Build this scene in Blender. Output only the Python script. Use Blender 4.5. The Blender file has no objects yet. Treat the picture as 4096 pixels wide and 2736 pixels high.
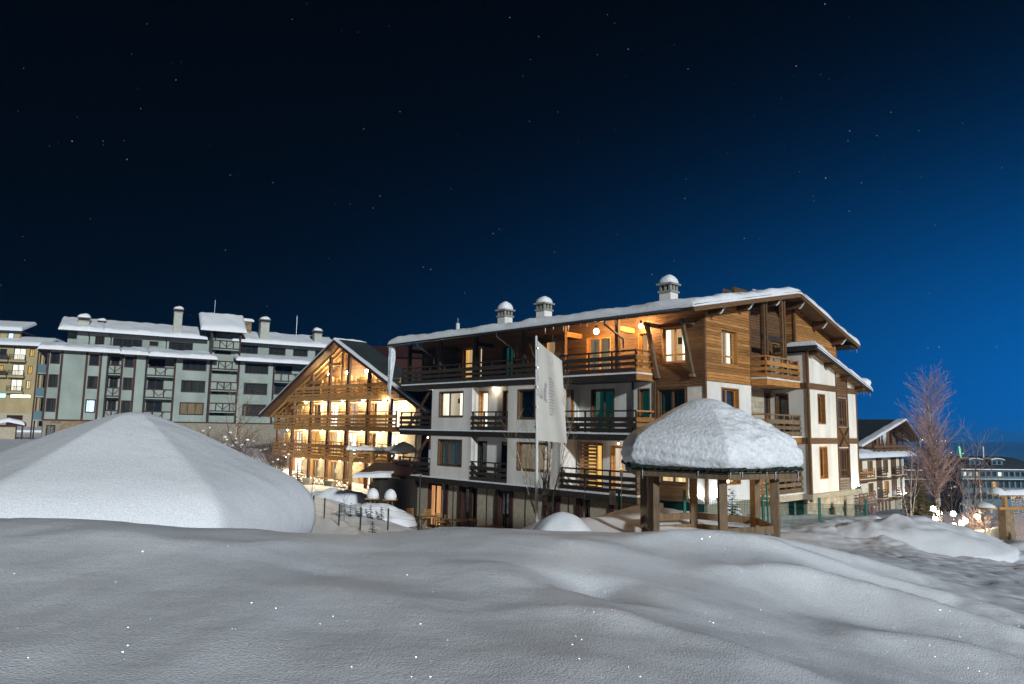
import bpy, math, random
import numpy as np
from mathutils import Vector, Matrix
random.seed(7); rng = np.random.default_rng(7)
S = bpy.context.scene
COL = S.collection
rad = math.radians

# ---------------------------------------------------------------- camera
CAMZ = 6.0
th, ro = rad(6.966), rad(0.963)
F = Vector((0, math.cos(th), math.sin(th))); R0 = Vector((1, 0, 0)); U0 = R0.cross(F)
RR = math.cos(ro)*R0 + math.sin(ro)*U0; UU = -math.sin(ro)*R0 + math.cos(ro)*U0
cd = bpy.data.cameras.new('camera'); cam = bpy.data.objects.new('camera', cd); COL.objects.link(cam)
cam.matrix_world = Matrix(((RR.x, UU.x, -F.x, 0), (RR.y, UU.y, -F.y, 0), (RR.z, UU.z, -F.z, CAMZ), (0, 0, 0, 1)))
cd.sensor_width = 36; cd.lens = 36*2853/4096; cd.clip_start = .1; cd.clip_end = 20000
S.camera = cam

# ---------------------------------------------------------------- night sky: twilight glow low on the right, stars
SUN_AZ, SUN_EL = rad(155), rad(16)          # sun lamp behind the camera, to the right
wd = bpy.data.worlds.new('World'); S.world = wd; wd.use_nodes = True
nt = wd.node_tree; nt.nodes.clear()
def N(t, tree=None, **k):
    n = (tree or nt).nodes.new(t)
    for a, b in k.items(): setattr(n, a, b)
    return n
def MATH(op, a, b=None, tree=None, c=None):
    t = tree or nt; n = t.nodes.new('ShaderNodeMath'); n.operation = op
    for i, v in enumerate((a, b, c)):
        if v is None: continue
        if isinstance(v, (int, float)): n.inputs[i].default_value = v
        else: t.links.new(v, n.inputs[i])
    return n.outputs[0]
tc = N('ShaderNodeTexCoord'); sep = N('ShaderNodeSeparateXYZ'); nt.links.new(tc.outputs['Generated'], sep.inputs[0])
X, Y, Z = sep.outputs
h = MATH('SQRT', MATH('ADD', MATH('ADD', MATH('MULTIPLY', X, X), MATH('MULTIPLY', Y, Y)), 1e-4))
ca = MATH('DIVIDE', MATH('ADD', MATH('MULTIPLY', X, math.sin(rad(60))), MATH('MULTIPLY', Y, math.cos(rad(60)))), h)
az = MATH('EXPONENT', MATH('MULTIPLY', MATH('SUBTRACT', ca, .906), 4.15))
zc = MATH('MAXIMUM', Z, 0.0)
el = MATH('EXPONENT', MATH('MULTIPLY', MATH('POWER', MATH('DIVIDE', zc, .255), 2.0), -1.0))
glow = MATH('MULTIPLY', MATH('MULTIPLY', az, el), .40)
cmb = N('ShaderNodeCombineXYZ')
nt.links.new(MATH('MULTIPLY_ADD', glow, .004, c=.0006), cmb.inputs[0])
nt.links.new(MATH('MULTIPLY_ADD', glow, .27, c=.0017), cmb.inputs[1])
nt.links.new(MATH('MULTIPLY_ADD', glow, 1.0, c=.0036), cmb.inputs[2])
vor = N('ShaderNodeTexVoronoi'); vor.inputs['Scale'].default_value = 105; nt.links.new(tc.outputs['Generated'], vor.inputs['Vector'])
sc_ = N('ShaderNodeSeparateColor'); nt.links.new(vor.outputs['Color'], sc_.inputs[0])
core = MATH('GREATER_THAN', MATH('SUBTRACT', .05, vor.outputs['Distance']), 0.0)
mag = MATH('MULTIPLY', MATH('POWER', sc_.outputs[0], 9.0), .75)
star = MATH('MULTIPLY', MATH('MULTIPLY', core, mag), MATH('GREATER_THAN', Z, .03))
stc = N('ShaderNodeMix', data_type='RGBA'); nt.links.new(sc_.outputs[1], stc.inputs[0])
stc.inputs[6].default_value = (.45, .62, 1, 1); stc.inputs[7].default_value = (1, .95, .85, 1)
sv = N('ShaderNodeVectorMath', operation='SCALE'); nt.links.new(stc.outputs[2], sv.inputs[0]); nt.links.new(star, sv.inputs[3])
addv = N('ShaderNodeVectorMath', operation='ADD'); nt.links.new(cmb.outputs[0], addv.inputs[0]); nt.links.new(sv.outputs[0], addv.inputs[1])
bg = N('ShaderNodeBackground'); nt.links.new(addv.outputs[0], bg.inputs[0]); bg.inputs[1].default_value = 1.0
wo = N('ShaderNodeOutputWorld'); nt.links.new(bg.outputs[0], wo.inputs[0])

# ---------------------------------------------------------------- one sun lamp added in place of the unseen street lamps
sl = bpy.data.lights.new('street_glow', 'SUN'); sun = bpy.data.objects.new('street_glow', sl); COL.objects.link(sun)
sl.energy = 3.05; sl.angle = rad(3); sl.color = (.93, .98, 1.0)
sd = Vector((math.sin(SUN_AZ)*math.cos(SUN_EL), math.cos(SUN_AZ)*math.cos(SUN_EL), math.sin(SUN_EL)))
sun.rotation_euler = sd.to_track_quat('Z', 'Y').to_euler(); sun.location = (20, -30, 40)

S.view_settings.view_transform = 'Standard'; S.view_settings.look = 'None'
S.view_settings.exposure = 0.0; S.view_settings.gamma = 1.0; S.view_settings.use_curve_mapping = False
S.cycles.use_denoising = True
try: S.cycles.denoiser = 'OPENIMAGEDENOISE'
except Exception: pass
S.cycles.max_bounces = 6; S.cycles.diffuse_bounces = 3; S.cycles.glossy_bounces = 2; S.cycles.transparent_max_bounces = 10
S.cycles.sample_clamp_indirect = 3.0; S.cycles.caustics_reflective = False; S.cycles.caustics_refractive = False

# ---------------------------------------------------------------- materials
MATS = {}
def mat(name, col, col2=None, scale=(6, 6, 6), rough=.75, bump=0, bscale=None, rnd=0., metal=0, emit=None, es=0, detail=4, spec=.3):
    m = bpy.data.materials.new(name); m.use_nodes = True; t = m.node_tree; b = t.nodes['Principled BSDF']
    b.inputs['Roughness'].default_value = rough; b.inputs['Metallic'].default_value = metal
    b.inputs['Specular IOR Level'].default_value = spec
    geo = t.nodes.new('ShaderNodeNewGeometry'); mp = t.nodes.new('ShaderNodeVectorMath'); mp.operation = 'MULTIPLY'
    t.links.new(geo.outputs['Position'], mp.inputs[0]); mp.inputs[1].default_value = scale
    nz = t.nodes.new('ShaderNodeTexNoise'); nz.inputs['Scale'].default_value = 1; nz.inputs['Detail'].default_value = detail
    vec = mp.outputs[0]
    if rnd:
        oi = t.nodes.new('ShaderNodeObjectInfo'); off = t.nodes.new('ShaderNodeVectorMath'); off.operation = 'MULTIPLY_ADD'
        t.links.new(oi.outputs['Random'], off.inputs[0]); off.inputs[1].default_value = (37, 11, 23); t.links.new(vec, off.inputs[2]); vec = off.outputs[0]
    t.links.new(vec, nz.inputs['Vector'])
    cr = t.nodes.new('ShaderNodeValToRGB'); t.links.new(nz.outputs[0], cr.inputs[0])
    c2 = col2 or tuple(min(1, c*.72) for c in col)
    cr.color_ramp.elements[0].position = .32; cr.color_ramp.elements[1].position = .68
    cr.color_ramp.elements[0].color = (*c2, 1); cr.color_ramp.elements[1].color = (*col, 1)
    out = cr.outputs[0]
    if rnd:
        hs = t.nodes.new('ShaderNodeHueSaturation'); t.links.new(out, hs.inputs['Color'])
        mr = t.nodes.new('ShaderNodeMapRange'); t.links.new(oi.outputs['Random'], mr.inputs[0]); mr.inputs[3].default_value = 1-rnd; mr.inputs[4].default_value = 1+rnd
        t.links.new(mr.outputs[0], hs.inputs['Value']); out = hs.outputs[0]
    t.links.new(out, b.inputs['Base Color'])
    if bump:
        bn = t.nodes.new('ShaderNodeTexNoise'); bn.inputs['Detail'].default_value = 5; bn.inputs['Scale'].default_value = 1
        bm = t.nodes.new('ShaderNodeVectorMath'); bm.operation = 'MULTIPLY'; t.links.new(geo.outputs['Position'], bm.inputs[0]); bm.inputs[1].default_value = bscale or scale
        t.links.new(bm.outputs[0], bn.inputs['Vector'])
        bp = t.nodes.new('ShaderNodeBump'); bp.inputs['Strength'].default_value = 1; bp.inputs['Distance'].default_value = bump
        t.links.new(bn.outputs[0], bp.inputs['Height']); t.links.new(bp.outputs[0], b.inputs['Normal'])
    if emit:
        b.inputs['Emission Color'].default_value = (*emit, 1); b.inputs['Emission Strength'].default_value = es
    MATS[name] = m; return m

def snow_mat(name, grain, sparkle, gdist, tint=(.86, .89, .93)):
    m = bpy.data.materials.new(name); m.use_nodes = True; t = m.node_tree; b = t.nodes['Principled BSDF']; o = t.nodes['Material Output']
    geo = t.nodes.new('ShaderNodeNewGeometry'); P = geo.outputs['Position']
    n1 = t.nodes.new('ShaderNodeTexNoise'); n1.inputs['Scale'].default_value = grain; n1.inputs['Detail'].default_value = 5; t.links.new(P, n1.inputs['Vector'])
    n2 = t.nodes.new('ShaderNodeTexNoise'); n2.inputs['Scale'].default_value = 1.7; n2.inputs['Detail'].default_value = 5; t.links.new(P, n2.inputs['Vector'])
    mx = t.nodes.new('ShaderNodeMix'); mx.data_type = 'RGBA'; t.links.new(n2.outputs[0], mx.inputs[0])
    mx.inputs[6].default_value = (tint[0]*.93, tint[1]*.94, tint[2]*.96, 1); mx.inputs[7].default_value = (*tint, 1)
    gm = t.nodes.new('ShaderNodeMapRange'); t.links.new(n1.outputs[0], gm.inputs[0]); gm.inputs[1].default_value = .3; gm.inputs[2].default_value = .7; gm.inputs[3].default_value = .80; gm.inputs[4].default_value = 1.08
    gh = t.nodes.new('ShaderNodeVectorMath'); gh.operation = 'SCALE'; t.links.new(mx.outputs[2], gh.inputs[0]); t.links.new(gm.outputs[0], gh.inputs[3])
    t.links.new(gh.outputs[0], b.inputs['Base Color']); b.inputs['Roughness'].default_value = .6; b.inputs['Specular IOR Level'].default_value = .25
    b1 = t.nodes.new('ShaderNodeBump'); b1.inputs['Distance'].default_value = .03; b1.inputs['Strength'].default_value = .7; t.links.new(n2.outputs[0], b1.inputs['Height'])
    b2 = t.nodes.new('ShaderNodeBump'); b2.inputs['Distance'].default_value = gdist; b2.inputs['Strength'].default_value = 1; t.links.new(n1.outputs[0], b2.inputs['Height']); t.links.new(b1.outputs[0], b2.inputs['Normal'])
    mp = t.nodes.new('ShaderNodeMapping'); mp.inputs['Rotation'].default_value = (0, 0, .5); mp.inputs['Scale'].default_value = (2.2, 11, 6); t.links.new(P, mp.inputs[0])
    n3 = t.nodes.new('ShaderNodeTexNoise'); n3.inputs['Scale'].default_value = 1; n3.inputs['Detail'].default_value = 4; t.links.new(mp.outputs[0], n3.inputs['Vector'])
    b3 = t.nodes.new('ShaderNodeBump'); b3.inputs['Distance'].default_value = .004; b3.inputs['Strength'].default_value = .8; t.links.new(n3.outputs[0], b3.inputs['Height']); t.links.new(b2.outputs[0], b3.inputs['Normal'])
    t.links.new(b3.outputs[0], b.inputs['Normal'])
    if sparkle:       # ice crystals: a few cells turn a small mirror-like facet towards a random side
        v = t.nodes.new('ShaderNodeTexVoronoi'); v.inputs['Scale'].default_value = sparkle; t.links.new(P, v.inputs['Vector'])
        sp = t.nodes.new('ShaderNodeSeparateColor'); t.links.new(v.outputs['Color'], sp.inputs[0])
        msk = MATH('MULTIPLY', MATH('GREATER_THAN', sp.outputs[0], .38, t), MATH('LESS_THAN', v.outputs['Distance'], .42, t), t)
        vn = t.nodes.new('ShaderNodeVectorMath'); vn.operation = 'SUBTRACT'; t.links.new(v.outputs['Color'], vn.inputs[0]); vn.inputs[1].default_value = (.69, .5, .5)
        va = t.nodes.new('ShaderNodeVectorMath'); va.operation = 'MULTIPLY_ADD'; t.links.new(vn.outputs[0], va.inputs[0]); va.inputs[1].default_value = (3, 3, 3); t.links.new(geo.outputs['Normal'], va.inputs[2])
        vv = t.nodes.new('ShaderNodeVectorMath'); vv.operation = 'NORMALIZE'; t.links.new(va.outputs[0], vv.inputs[0])
        g = t.nodes.new('ShaderNodeBsdfGlossy'); g.inputs['Roughness'].default_value = .18; g.inputs['Color'].default_value = (.95, .97, 1, 1); t.links.new(vv.outputs[0], g.inputs['Normal'])
        t.links.new(MATH('MULTIPLY', msk, .08, t), g.inputs['Color'])
        ms = t.nodes.new('ShaderNodeAddShader'); t.links.new(b.outputs[0], ms.inputs[0]); t.links.new(g.outputs[0], ms.inputs[1])
        t.links.new(ms.outputs[0], o.inputs[0])
    MATS[name] = m; return m

def glow_mat(name, col, st, folds=0):
    """light coming through a curtain or off a lamp, or a pane reflection as glow"""
    m = bpy.data.materials.new(name); m.use_nodes = True; t = m.node_tree; t.nodes.remove(t.nodes['Principled BSDF'])
    e = t.nodes.new('ShaderNodeEmission'); e.inputs[0].default_value = (*col, 1); e.inputs[1].default_value = st
    if folds:
        uv = t.nodes.new('ShaderNodeUVMap'); mp = t.nodes.new('ShaderNodeVectorMath'); mp.operation = 'MULTIPLY'; t.links.new(uv.outputs[0], mp.inputs[0]); mp.inputs[1].default_value = (folds, .35, 1)
        oi = t.nodes.new('ShaderNodeObjectInfo'); ad = t.nodes.new('ShaderNodeVectorMath'); ad.operation = 'MULTIPLY_ADD'; t.links.new(oi.outputs['Random'], ad.inputs[0]); ad.inputs[1].default_value = (40, 9, 3); t.links.new(mp.outputs[0], ad.inputs[2])
        nz = t.nodes.new('ShaderNodeTexNoise'); nz.inputs['Scale'].default_value = 1; nz.inputs['Detail'].default_value = 2; t.links.new(ad.outputs[0], nz.inputs['Vector'])
        mr = t.nodes.new('ShaderNodeMapRange'); t.links.new(nz.outputs[0], mr.inputs[0]); mr.inputs[1].default_value = .3; mr.inputs[2].default_value = .7; mr.inputs[3].default_value = st*.52; mr.inputs[4].default_value = st*1.15
        t.links.new(mr.outputs[0], e.inputs[1])
    t.links.new(e.outputs[0], t.nodes['Material Output'].inputs[0]); MATS[name] = m; m.cycles.emission_sampling = 'AUTO' if name in ('lit_bright', 'lit_strip') else 'NONE'; return m

def bulb_mat(name, col, vis):
    m = bpy.data.materials.new(name); m.use_nodes = True; t = m.node_tree; t.nodes.remove(t.nodes['Principled BSDF'])
    e = t.nodes.new('ShaderNodeEmission'); e.inputs[0].default_value = (*col, 1); e.inputs[1].default_value = vis; tr = t.nodes.new('ShaderNodeBsdfTransparent'); ad = t.nodes.new('ShaderNodeAddShader')
    t.links.new(e.outputs[0], ad.inputs[0]); t.links.new(tr.outputs[0], ad.inputs[1]); t.links.new(ad.outputs[0], t.nodes['Material Output'].inputs[0]); m.cycles.emission_sampling = 'NONE'; MATS[name] = m; BULB[name] = col; return m
BULB = {}
def glass_mat(name, tint=(.9, .95, .95), refl=.12):
    m = bpy.data.materials.new(name); m.use_nodes = True; t = m.node_tree; t.nodes.remove(t.nodes['Principled BSDF'])
    tr = t.nodes.new('ShaderNodeBsdfTransparent'); tr.inputs[0].default_value = (*tint, 1)
    g = t.nodes.new('ShaderNodeBsdfGlossy'); g.inputs['Roughness'].default_value = .03
    lw = t.nodes.new('ShaderNodeLayerWeight'); lw.inputs[0].default_value = .3
    ms = t.nodes.new('ShaderNodeMixShader'); t.links.new(MATH('MULTIPLY_ADD', lw.outputs['Facing'], .22, t, refl*.3), ms.inputs[0])
    t.links.new(tr.outputs[0], ms.inputs[1]); t.links.new(g.outputs[0], ms.inputs[2]); t.links.new(ms.outputs[0], t.nodes['Material Output'].inputs[0]); MATS[name] = m; return m

snow_mat('snow', 70, 95, .0085); snow_mat('snow_roof', 14, 0, .03); snow_mat('snow_far', 6, 0, .03); snow_mat('snow_cap', 11, 0, .03)
mat('hotel_plaster', (.44, .36, .20), (.34, .27, .14), (.5, .5, .3), .95)
mat('white_wall', (.80, .79, .75), (.60, .585, .54), (1.3, 1.3, .28), .9, .006, (25, 25, 25))
mat('dimmed_plaster', (.33, .385, .35), (.24, .285, .255), (.5, .5, .35), .95, .01, (12, 12, 12))  # darker than off-white: weak light on the block put into the colour
mat('cream_wall', (.86, .80, .64), (.78, .72, .56), (.8, .8, .6), .9)
mat('wood_amber', (.46, .225, .068), (.27, .12, .035), (2.2, 2.2, 22), .6, .004, (3, 3, 60), rnd=.34, detail=6)
mat('wood_brown', (.17, .092, .04), (.095, .05, .022), (2.2, 2.2, 22), .65, .004, (3, 3, 60), rnd=.2, detail=6)
mat('wood_dark', (.042, .034, .026), (.02, .017, .013), (2.5, 2.5, 22), .7, .006, (3, 3, 60), rnd=.3, detail=6)
mat('wood_grey', (.21, .145, .085), (.12, .082, .048), (9, 9, 2.5), .75, .004, (30, 30, 5), rnd=.18, detail=6)
mat('wood_gold', (.52, .30, .11), (.34, .18, .06), (3, 3, 18), .6, rnd=.18)
mat('timber_red', (.065, .028, .018), (.035, .016, .01), (4, 4, 2), .7, rnd=.1)
mat('soffit', (.16, .10, .05), (.10, .06, .03), (6, 6, 6), .8)
mat('stone', (.46, .41, .31), (.36, .32, .24), (5, 5, 5), .9, .01, (18, 18, 18), rnd=.16)
mat('stone_brown', (.30, .22, .13), (.18, .13, .08), (5, 5, 5), .9, .02, (9, 9, 9), rnd=.3)
mat('mortar', (.30, .27, .21), rough=.95)
mat('concrete', (.33, .32, .28), (.25, .24, .21), (2, 2, 2), .9)
mat('steel', (.45, .47, .48), rough=.35, metal=.8)
mat('pole_white', (.62, .66, .66), (.5, .53, .54), (2, 2, 1), .4)
mat('dark_metal', (.03, .03, .03), rough=.5)
mat('green_metal', (.0, .13, .09), (.0, .09, .06), (4, 4, 4), .45)
mat('fence_dark', (.008, .03, .024), rough=.6); mat('chimney_plaster', (.45, .46, .40), (.38, .39, .34), (2, 2, 2), .9)
mat('dark_room', (.035, .035, .04), (.02, .02, .024), (1.5, 1.5, 1.5), .9)
mat('curtain_dark', (.075, .07, .062), (.018, .018, .018), (7, 7, .3), .9)
mat('curtain_teal', (.10, .16, .16), (.03, .06, .06), (7, 7, .3), .9)
mat('bark_birch', (.62, .55, .45), (.10, .08, .06), (4, 4, 9), .85)
mat('bark_dark', (.10, .075, .055), (.05, .04, .03), (6, 6, 2), .9)
mat('twig', (.13, .085, .065), (.08, .05, .04), (3, 3, 3), .9)
mat('needles', (.035, .06, .028), (.015, .03, .015), (3, 3, 3), .9, rnd=.2)
mat('needles_lit', (.16, .14, .03), (.07, .07, .02), (5, 5, 5), .9)  # gold lamplight put into the needle colour
mat('flag_cloth', (.60, .58, .53), (.52, .50, .46), (1, 1, 1), .85)
mat('flag_mark', (.44, .38, .45), rough=.9); mat('flag_text', (.46, .45, .42), rough=.9)
mat('ice', (.75, .82, .88), rough=.15, spec=.6)
mat('rust', (.05, .012, .006), (.03, .008, .004), rough=.8)
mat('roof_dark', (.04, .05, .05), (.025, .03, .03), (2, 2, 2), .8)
mat('facade_teal', (.12, .20, .24), (.09, .15, .18), (.3, .3, .3), .8)
mat('far_brown', (.14, .10, .07), (.08, .06, .04), (.4, .4, .4), .9)
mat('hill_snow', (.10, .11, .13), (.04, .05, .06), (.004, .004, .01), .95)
mat('sign_plate', (.7, .72, .74), rough=.5); mat('sign_mark', (.12, .13, .15), rough=.6)
glow_mat('lit_warm', (1, .66, .34), 1.5, 7); glow_mat('lit_white', (1, .90, .74), 1.9, 7); glow_mat('lit_bright', (1, .95, .88), 4.0, 4)
glow_mat('lit_gold', (1, .52, .13), 1.3, 7); glow_mat('lit_orange', (1, .42, .16), 1.1, 6); glow_mat('lit_pink', (1, .72, .55), 1.0, 7)
glow_mat('lit_blue', (.55, .72, 1), 2.5, 3); glow_mat('teal_reflection', (.05, .42, .35), .17, 5); glow_mat('lit_dim', (1, .72, .45), .28, 5)  # the teal one glows in place of snowy trees mirrored in the panes
bulb_mat('bulb_warm', (1, .60, .27), 45); bulb_mat('bulb_gable', (1, .82, .52), 45); bulb_mat('bulb_ceiling', (1, .82, .52), 20)
bulb_mat('bulb_white', (.95, .97, 1), 12); bulb_mat('bulb_globe', (1, .82, .52), 25); glow_mat('bulb_cyan', (.1, .75, 1), 30); bulb_mat('bulb_small', (1, .80, .58), 6); bulb_mat('bulb_pavilion', (1, .6, .25), 8)
glow_mat('led', (1, .50, .30), 4); glow_mat('town_light', (1, .85, .6), 14); glow_mat('town_blue', (.1, .5, 1), 8); glow_mat('neon_green', (.25, 1, .45), 1.2)
mat('roof_shingle', (.03, .045, .04), (.012, .02, .018), (8, 8, 8), .9, .02, (20, 20, 20)); snow_mat('snow_mound', 55, 0, .008); mat('twig_lit', (.52, .36, .33), (.38, .25, .22), (3, 3, 3), .9); mat('twig_pale', (.34, .25, .16), (.2, .14, .09), (3, 3, 3), .9)  # lit twigs carry the lamp glow in their colour
glow_mat('room_warm', (1, .60, .30), .75, .8); glow_mat('room_white', (1, .78, .55), .85, .8)
glow_mat('lit_strip', (1, .88, .5), 6)
glass_mat('glass'); glass_mat('glass_dark', (.55, .7, .7), .25)
# ---------------------------------------------------------------- builders
def new_mesh(name, verts, faces, m, smooth=False, uvs=None):
    me = bpy.data.meshes.new(name); me.from_pydata([tuple(v) for v in verts], [], faces); me.materials.append(MATS[m] if isinstance(m, str) else m)
    if smooth: me.polygons.foreach_set('use_smooth', [True]*len(me.polygons))
    if uvs is not None:
        l = me.uv_layers.new(name='UVMap')
        vi = np.zeros(len(me.loops), dtype=np.int32); me.loops.foreach_get('vertex_index', vi)
        l.data.foreach_set('uv', np.array(uvs, dtype=np.float32)[vi].ravel())
    me.update(); return me
CUBE_F = [(0, 3, 2, 1), (4, 5, 6, 7), (0, 1, 5, 4), (1, 2, 6, 5), (2, 3, 7, 6), (3, 0, 4, 7)]
CUBE_V = [(-.5, -.5, -.5), (.5, -.5, -.5), (.5, .5, -.5), (-.5, .5, -.5), (-.5, -.5, .5), (.5, -.5, .5), (.5, .5, .5), (-.5, .5, .5)]
_cubes = {}
def cube(m):
    if m not in _cubes: _cubes[m] = new_mesh('block', CUBE_V, CUBE_F, m)
    return _cubes[m]
_balls = {}
def ball(m, n=1):
    import bmesh
    if (m, n) not in _balls:
        bm = bmesh.new(); bmesh.ops.create_icosphere(bm, subdivisions=n, radius=1); me = bpy.data.meshes.new('globe'); bm.to_mesh(me); bm.free()
        me.polygons.foreach_set('use_smooth', [True]*len(me.polygons)); me.materials.append(MATS[m]); _balls[m, n] = me
    return _balls[m, n]
def light(parent, m, c, r, P):
    l = bpy.data.lights.new('lamp_light', 'POINT'); l.energy = P; l.color = BULB[m]; l.shadow_soft_size = r*.8; o = bpy.data.objects.new('lamp_light', l); COL.objects.link(o); o.location = c; o.parent = parent; return o
class MB:
    """collects shapes into one mesh"""
    def __init__(s): s.v = []; s.f = []
    def add(s, v, f): k = len(s.v); s.v += [tuple(p) for p in v]; s.f += [tuple(i+k for i in q) for q in f]; return s
    def box(s, lo, hi):
        (a, b, c), (d, e, g) = lo, hi
        return s.add([(a, b, c), (d, b, c), (d, e, c), (a, e, c), (a, b, g), (d, b, g), (d, e, g), (a, e, g)], CUBE_F)
    def bar(s, p0, p1, w, h, up=(0, 0, 1)):
        p0, p1 = Vector(p0), Vector(p1); d = (p1-p0).normalized(); x = d.cross(Vector(up))
        if x.length < 1e-4: x = d.cross(Vector((1, 0, 0)))
        x.normalize(); y = x.cross(d); o = []
        for p in (p0, p1):
            for a, b in ((-1, -1), (1, -1), (1, 1), (-1, 1)): o.append(p + x*(a*w/2) + y*(b*h/2))
        return s.add(o, CUBE_F)
    def tube(s, pts, rs, n=6, cap=False):
        pts = [Vector(p) for p in pts]; k = len(s.v); rings = []
        for i, p in enumerate(pts):
            d = (pts[min(i+1, len(pts)-1)] - pts[max(i-1, 0)]).normalized(); x = d.cross(Vector((.31, .2, .93)))
            if x.length < .05: x = d.cross(Vector((1, 0, 0)))
            x.normalize(); y = d.cross(x); r = rs[i] if hasattr(rs, '__len__') else rs
            s.v += [tuple(p + x*(r*math.cos(t*2*math.pi/n)) + y*(r*math.sin(t*2*math.pi/n))) for t in range(n)]
        for i in range(len(pts)-1):
            for t in range(n): a = k+i*n+t; b = k+i*n+(t+1) % n; s.f.append((a, b, b+n, a+n))
        if cap: s.f.append(tuple(k+t for t in range(n))[::-1]); s.f.append(tuple(k+(len(pts)-1)*n+t for t in range(n)))
        return s
    def lathe(s, prof, c, n=16):
        k = len(s.v)
        for r, z in prof: s.v += [(c[0]+r*math.cos(t*2*math.pi/n), c[1]+r*math.sin(t*2*math.pi/n), c[2]+z) for t in range(n)]
        for i in range(len(prof)-1):
            for t in range(n): a = k+i*n+t; b = k+i*n+(t+1) % n; s.f.append((a, b, b+n, a+n))
        return s
    def quadbox(s, O, R, Nn, a0, a1, n0, n1, z0, z1):
        """box in a facade frame: a along the wall, n outwards, z up"""
        O, R, Nn = Vector(O), Vector(R), Vector(Nn); o = []
        for z in (z0, z1):
            for a, n in ((a0, n0), (a1, n0), (a1, n1), (a0, n1)): p = O+R*a+Nn*n; o.append((p.x, p.y, p.z+z))
        return s.add(o, CUBE_F)
def link(o):
    COL.objects.link(o); return o
class Thing:
    def __init__(s, name, label, cat, loc=(0, 0, 0), rz=0, group=None, kind=None):
        o = bpy.data.objects.new(name, None); o.empty_display_size = .3; link(o); o.location = loc; o.rotation_euler = (0, 0, rz); s.root = o; s.tag(label, cat, group)
    def tag(s, label, cat, group=None):
        s.root['label'] = label; s.root['category'] = cat
        if group: s.root['group'] = group
    def put(s, name, me, M=None, parent=None):
        o = bpy.data.objects.new(name, me); link(o)
        if M is not None: o.matrix_basis = M
        o.parent = parent or s.root
        if parent is not None: o.matrix_parent_inverse = parent.matrix_basis.inverted()
        return o
    def box(s, name, m, lo, hi, parent=None):
        c = [(a+b)/2 for a, b in zip(lo, hi)]; d = [max(abs(b-a), 1e-4) for a, b in zip(lo, hi)]
        return s.put(name, cube(m), Matrix.Translation(c) @ Matrix.Diagonal((*d, 1)), parent)
    def bar(s, name, m, p0, p1, w, h, parent=None, up=(0, 0, 1)):
        p0, p1 = Vector(p0), Vector(p1); d = p1-p0; L = d.length; d = d/L; x = d.cross(Vector(up))
        if x.length < 1e-4: x = d.cross(Vector((1, 0, 0)))
        x.normalize(); y = x.cross(d); c = (p0+p1)/2
        M = Matrix(((x.x*w, d.x*L, y.x*h, c.x), (x.y*w, d.y*L, y.y*h, c.y), (x.z*w, d.z*L, y.z*h, c.z), (0, 0, 0, 1)))
        return s.put(name, cube(m), M, parent)
    def fbox(s, name, m, fr, a0, a1, n0, n1, z0, z1, parent=None):
        O, R, Nn = fr; mb = MB().quadbox(O, R, Nn, a0, a1, n0, n1, z0, z1)
        return s.put(name, new_mesh(name, mb.v, mb.f, m), None, parent)
    def mb(s, name, m, mb, parent=None, smooth=False): return s.put(name, new_mesh(name, mb.v, mb.f, m, smooth), None, parent)
    def ball(s, name, m, c, r, parent=None, n=1):
        r3 = r if hasattr(r, '__len__') else (r, r, r)
        return s.put(name, ball(m, n), Matrix.Translation(c) @ Matrix.Diagonal((*r3, 1)), parent)
    # ---- a wall with openings, with real reveals
    def wall(s, name, m, fr, a0, a1, z0, z1, holes=(), depth=.28, parent=None):
        O, R, Nn = [Vector(q) for q in fr]; A = sorted({a0, a1, *[h_[0] for h_ in holes], *[h_[1] for h_ in holes]}); Zs = sorted({z0, z1, *[h_[2] for h_ in holes], *[h_[3] for h_ in holes]})
        A = [a for a in A if a0-1e-6 <= a <= a1+1e-6]; Zs = [z for z in Zs if z0-1e-6 <= z <= z1+1e-6]; mb = MB()
        P = lambda a, n, z: O+R*a+Nn*n+Vector((0, 0, z))
        inh = lambda a, z: any(h_[0] < a < h_[1] and h_[2] < z < h_[3] for h_ in holes)
        for i in range(len(A)-1):
            for j in range(len(Zs)-1):
                if not inh((A[i]+A[i+1])/2, (Zs[j]+Zs[j+1])/2): mb.add([P(A[i], 0, Zs[j]), P(A[i+1], 0, Zs[j]), P(A[i+1], 0, Zs[j+1]), P(A[i], 0, Zs[j+1])], [(0, 1, 2, 3)])
        for (b0, b1, y0, y1) in holes:
            q = [(b0, y0), (b1, y0), (b1, y1), (b0, y1)]
            for k in range(4):
                (p, z), (p2, z2) = q[k], q[(k+1) % 4]; mb.add([P(p, 0, z), P(p2, 0, z2), P(p2, -depth, z2), P(p, -depth, z)], [(0, 1, 2, 3)])
        q = [(a0, z0), (a1, z0), (a1, z1), (a0, z1)]
        for k in range(4):
            (p, z), (p2, z2) = q[k], q[(k+1) % 4]; mb.add([P(p, 0, z), P(p2, 0, z2), P(p2, -depth, z2), P(p, -depth, z)], [(0, 1, 2, 3)])
        mb.add([P(a0, -depth-.45, z0), P(a1, -depth-.45, z0), P(a1, -depth-.45, z1), P(a0, -depth-.45, z1)], [(0, 1, 2, 3)])
        return s.mb(name, m, mb, parent)
    # ---- a window or glazed door set into an opening
    def window(s, fr, a0, a1, z0, z1, fm='wood_brown', cur='curtain_dark', mull=(.5,), trans=(), inset=.14, casing=.05, name='window', fw=.07, glass='glass', sill=False, cur_off=.14, room=None):
        O, R, Nn = fr; mb = MB(); g = lambda *k: mb.quadbox(O, R, Nn, *k)
        if casing:
            c = casing; g(a0, a0+c, -inset-.06, .02, z0, z1); g(a1-c, a1, -inset-.06, .02, z0, z1); g(a0+c, a1-c, -inset-.06, .021, z1-c, z1); g(a0+c, a1-c, -inset-.06, .021, z0, z0+c)
        else: c = 0
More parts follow.
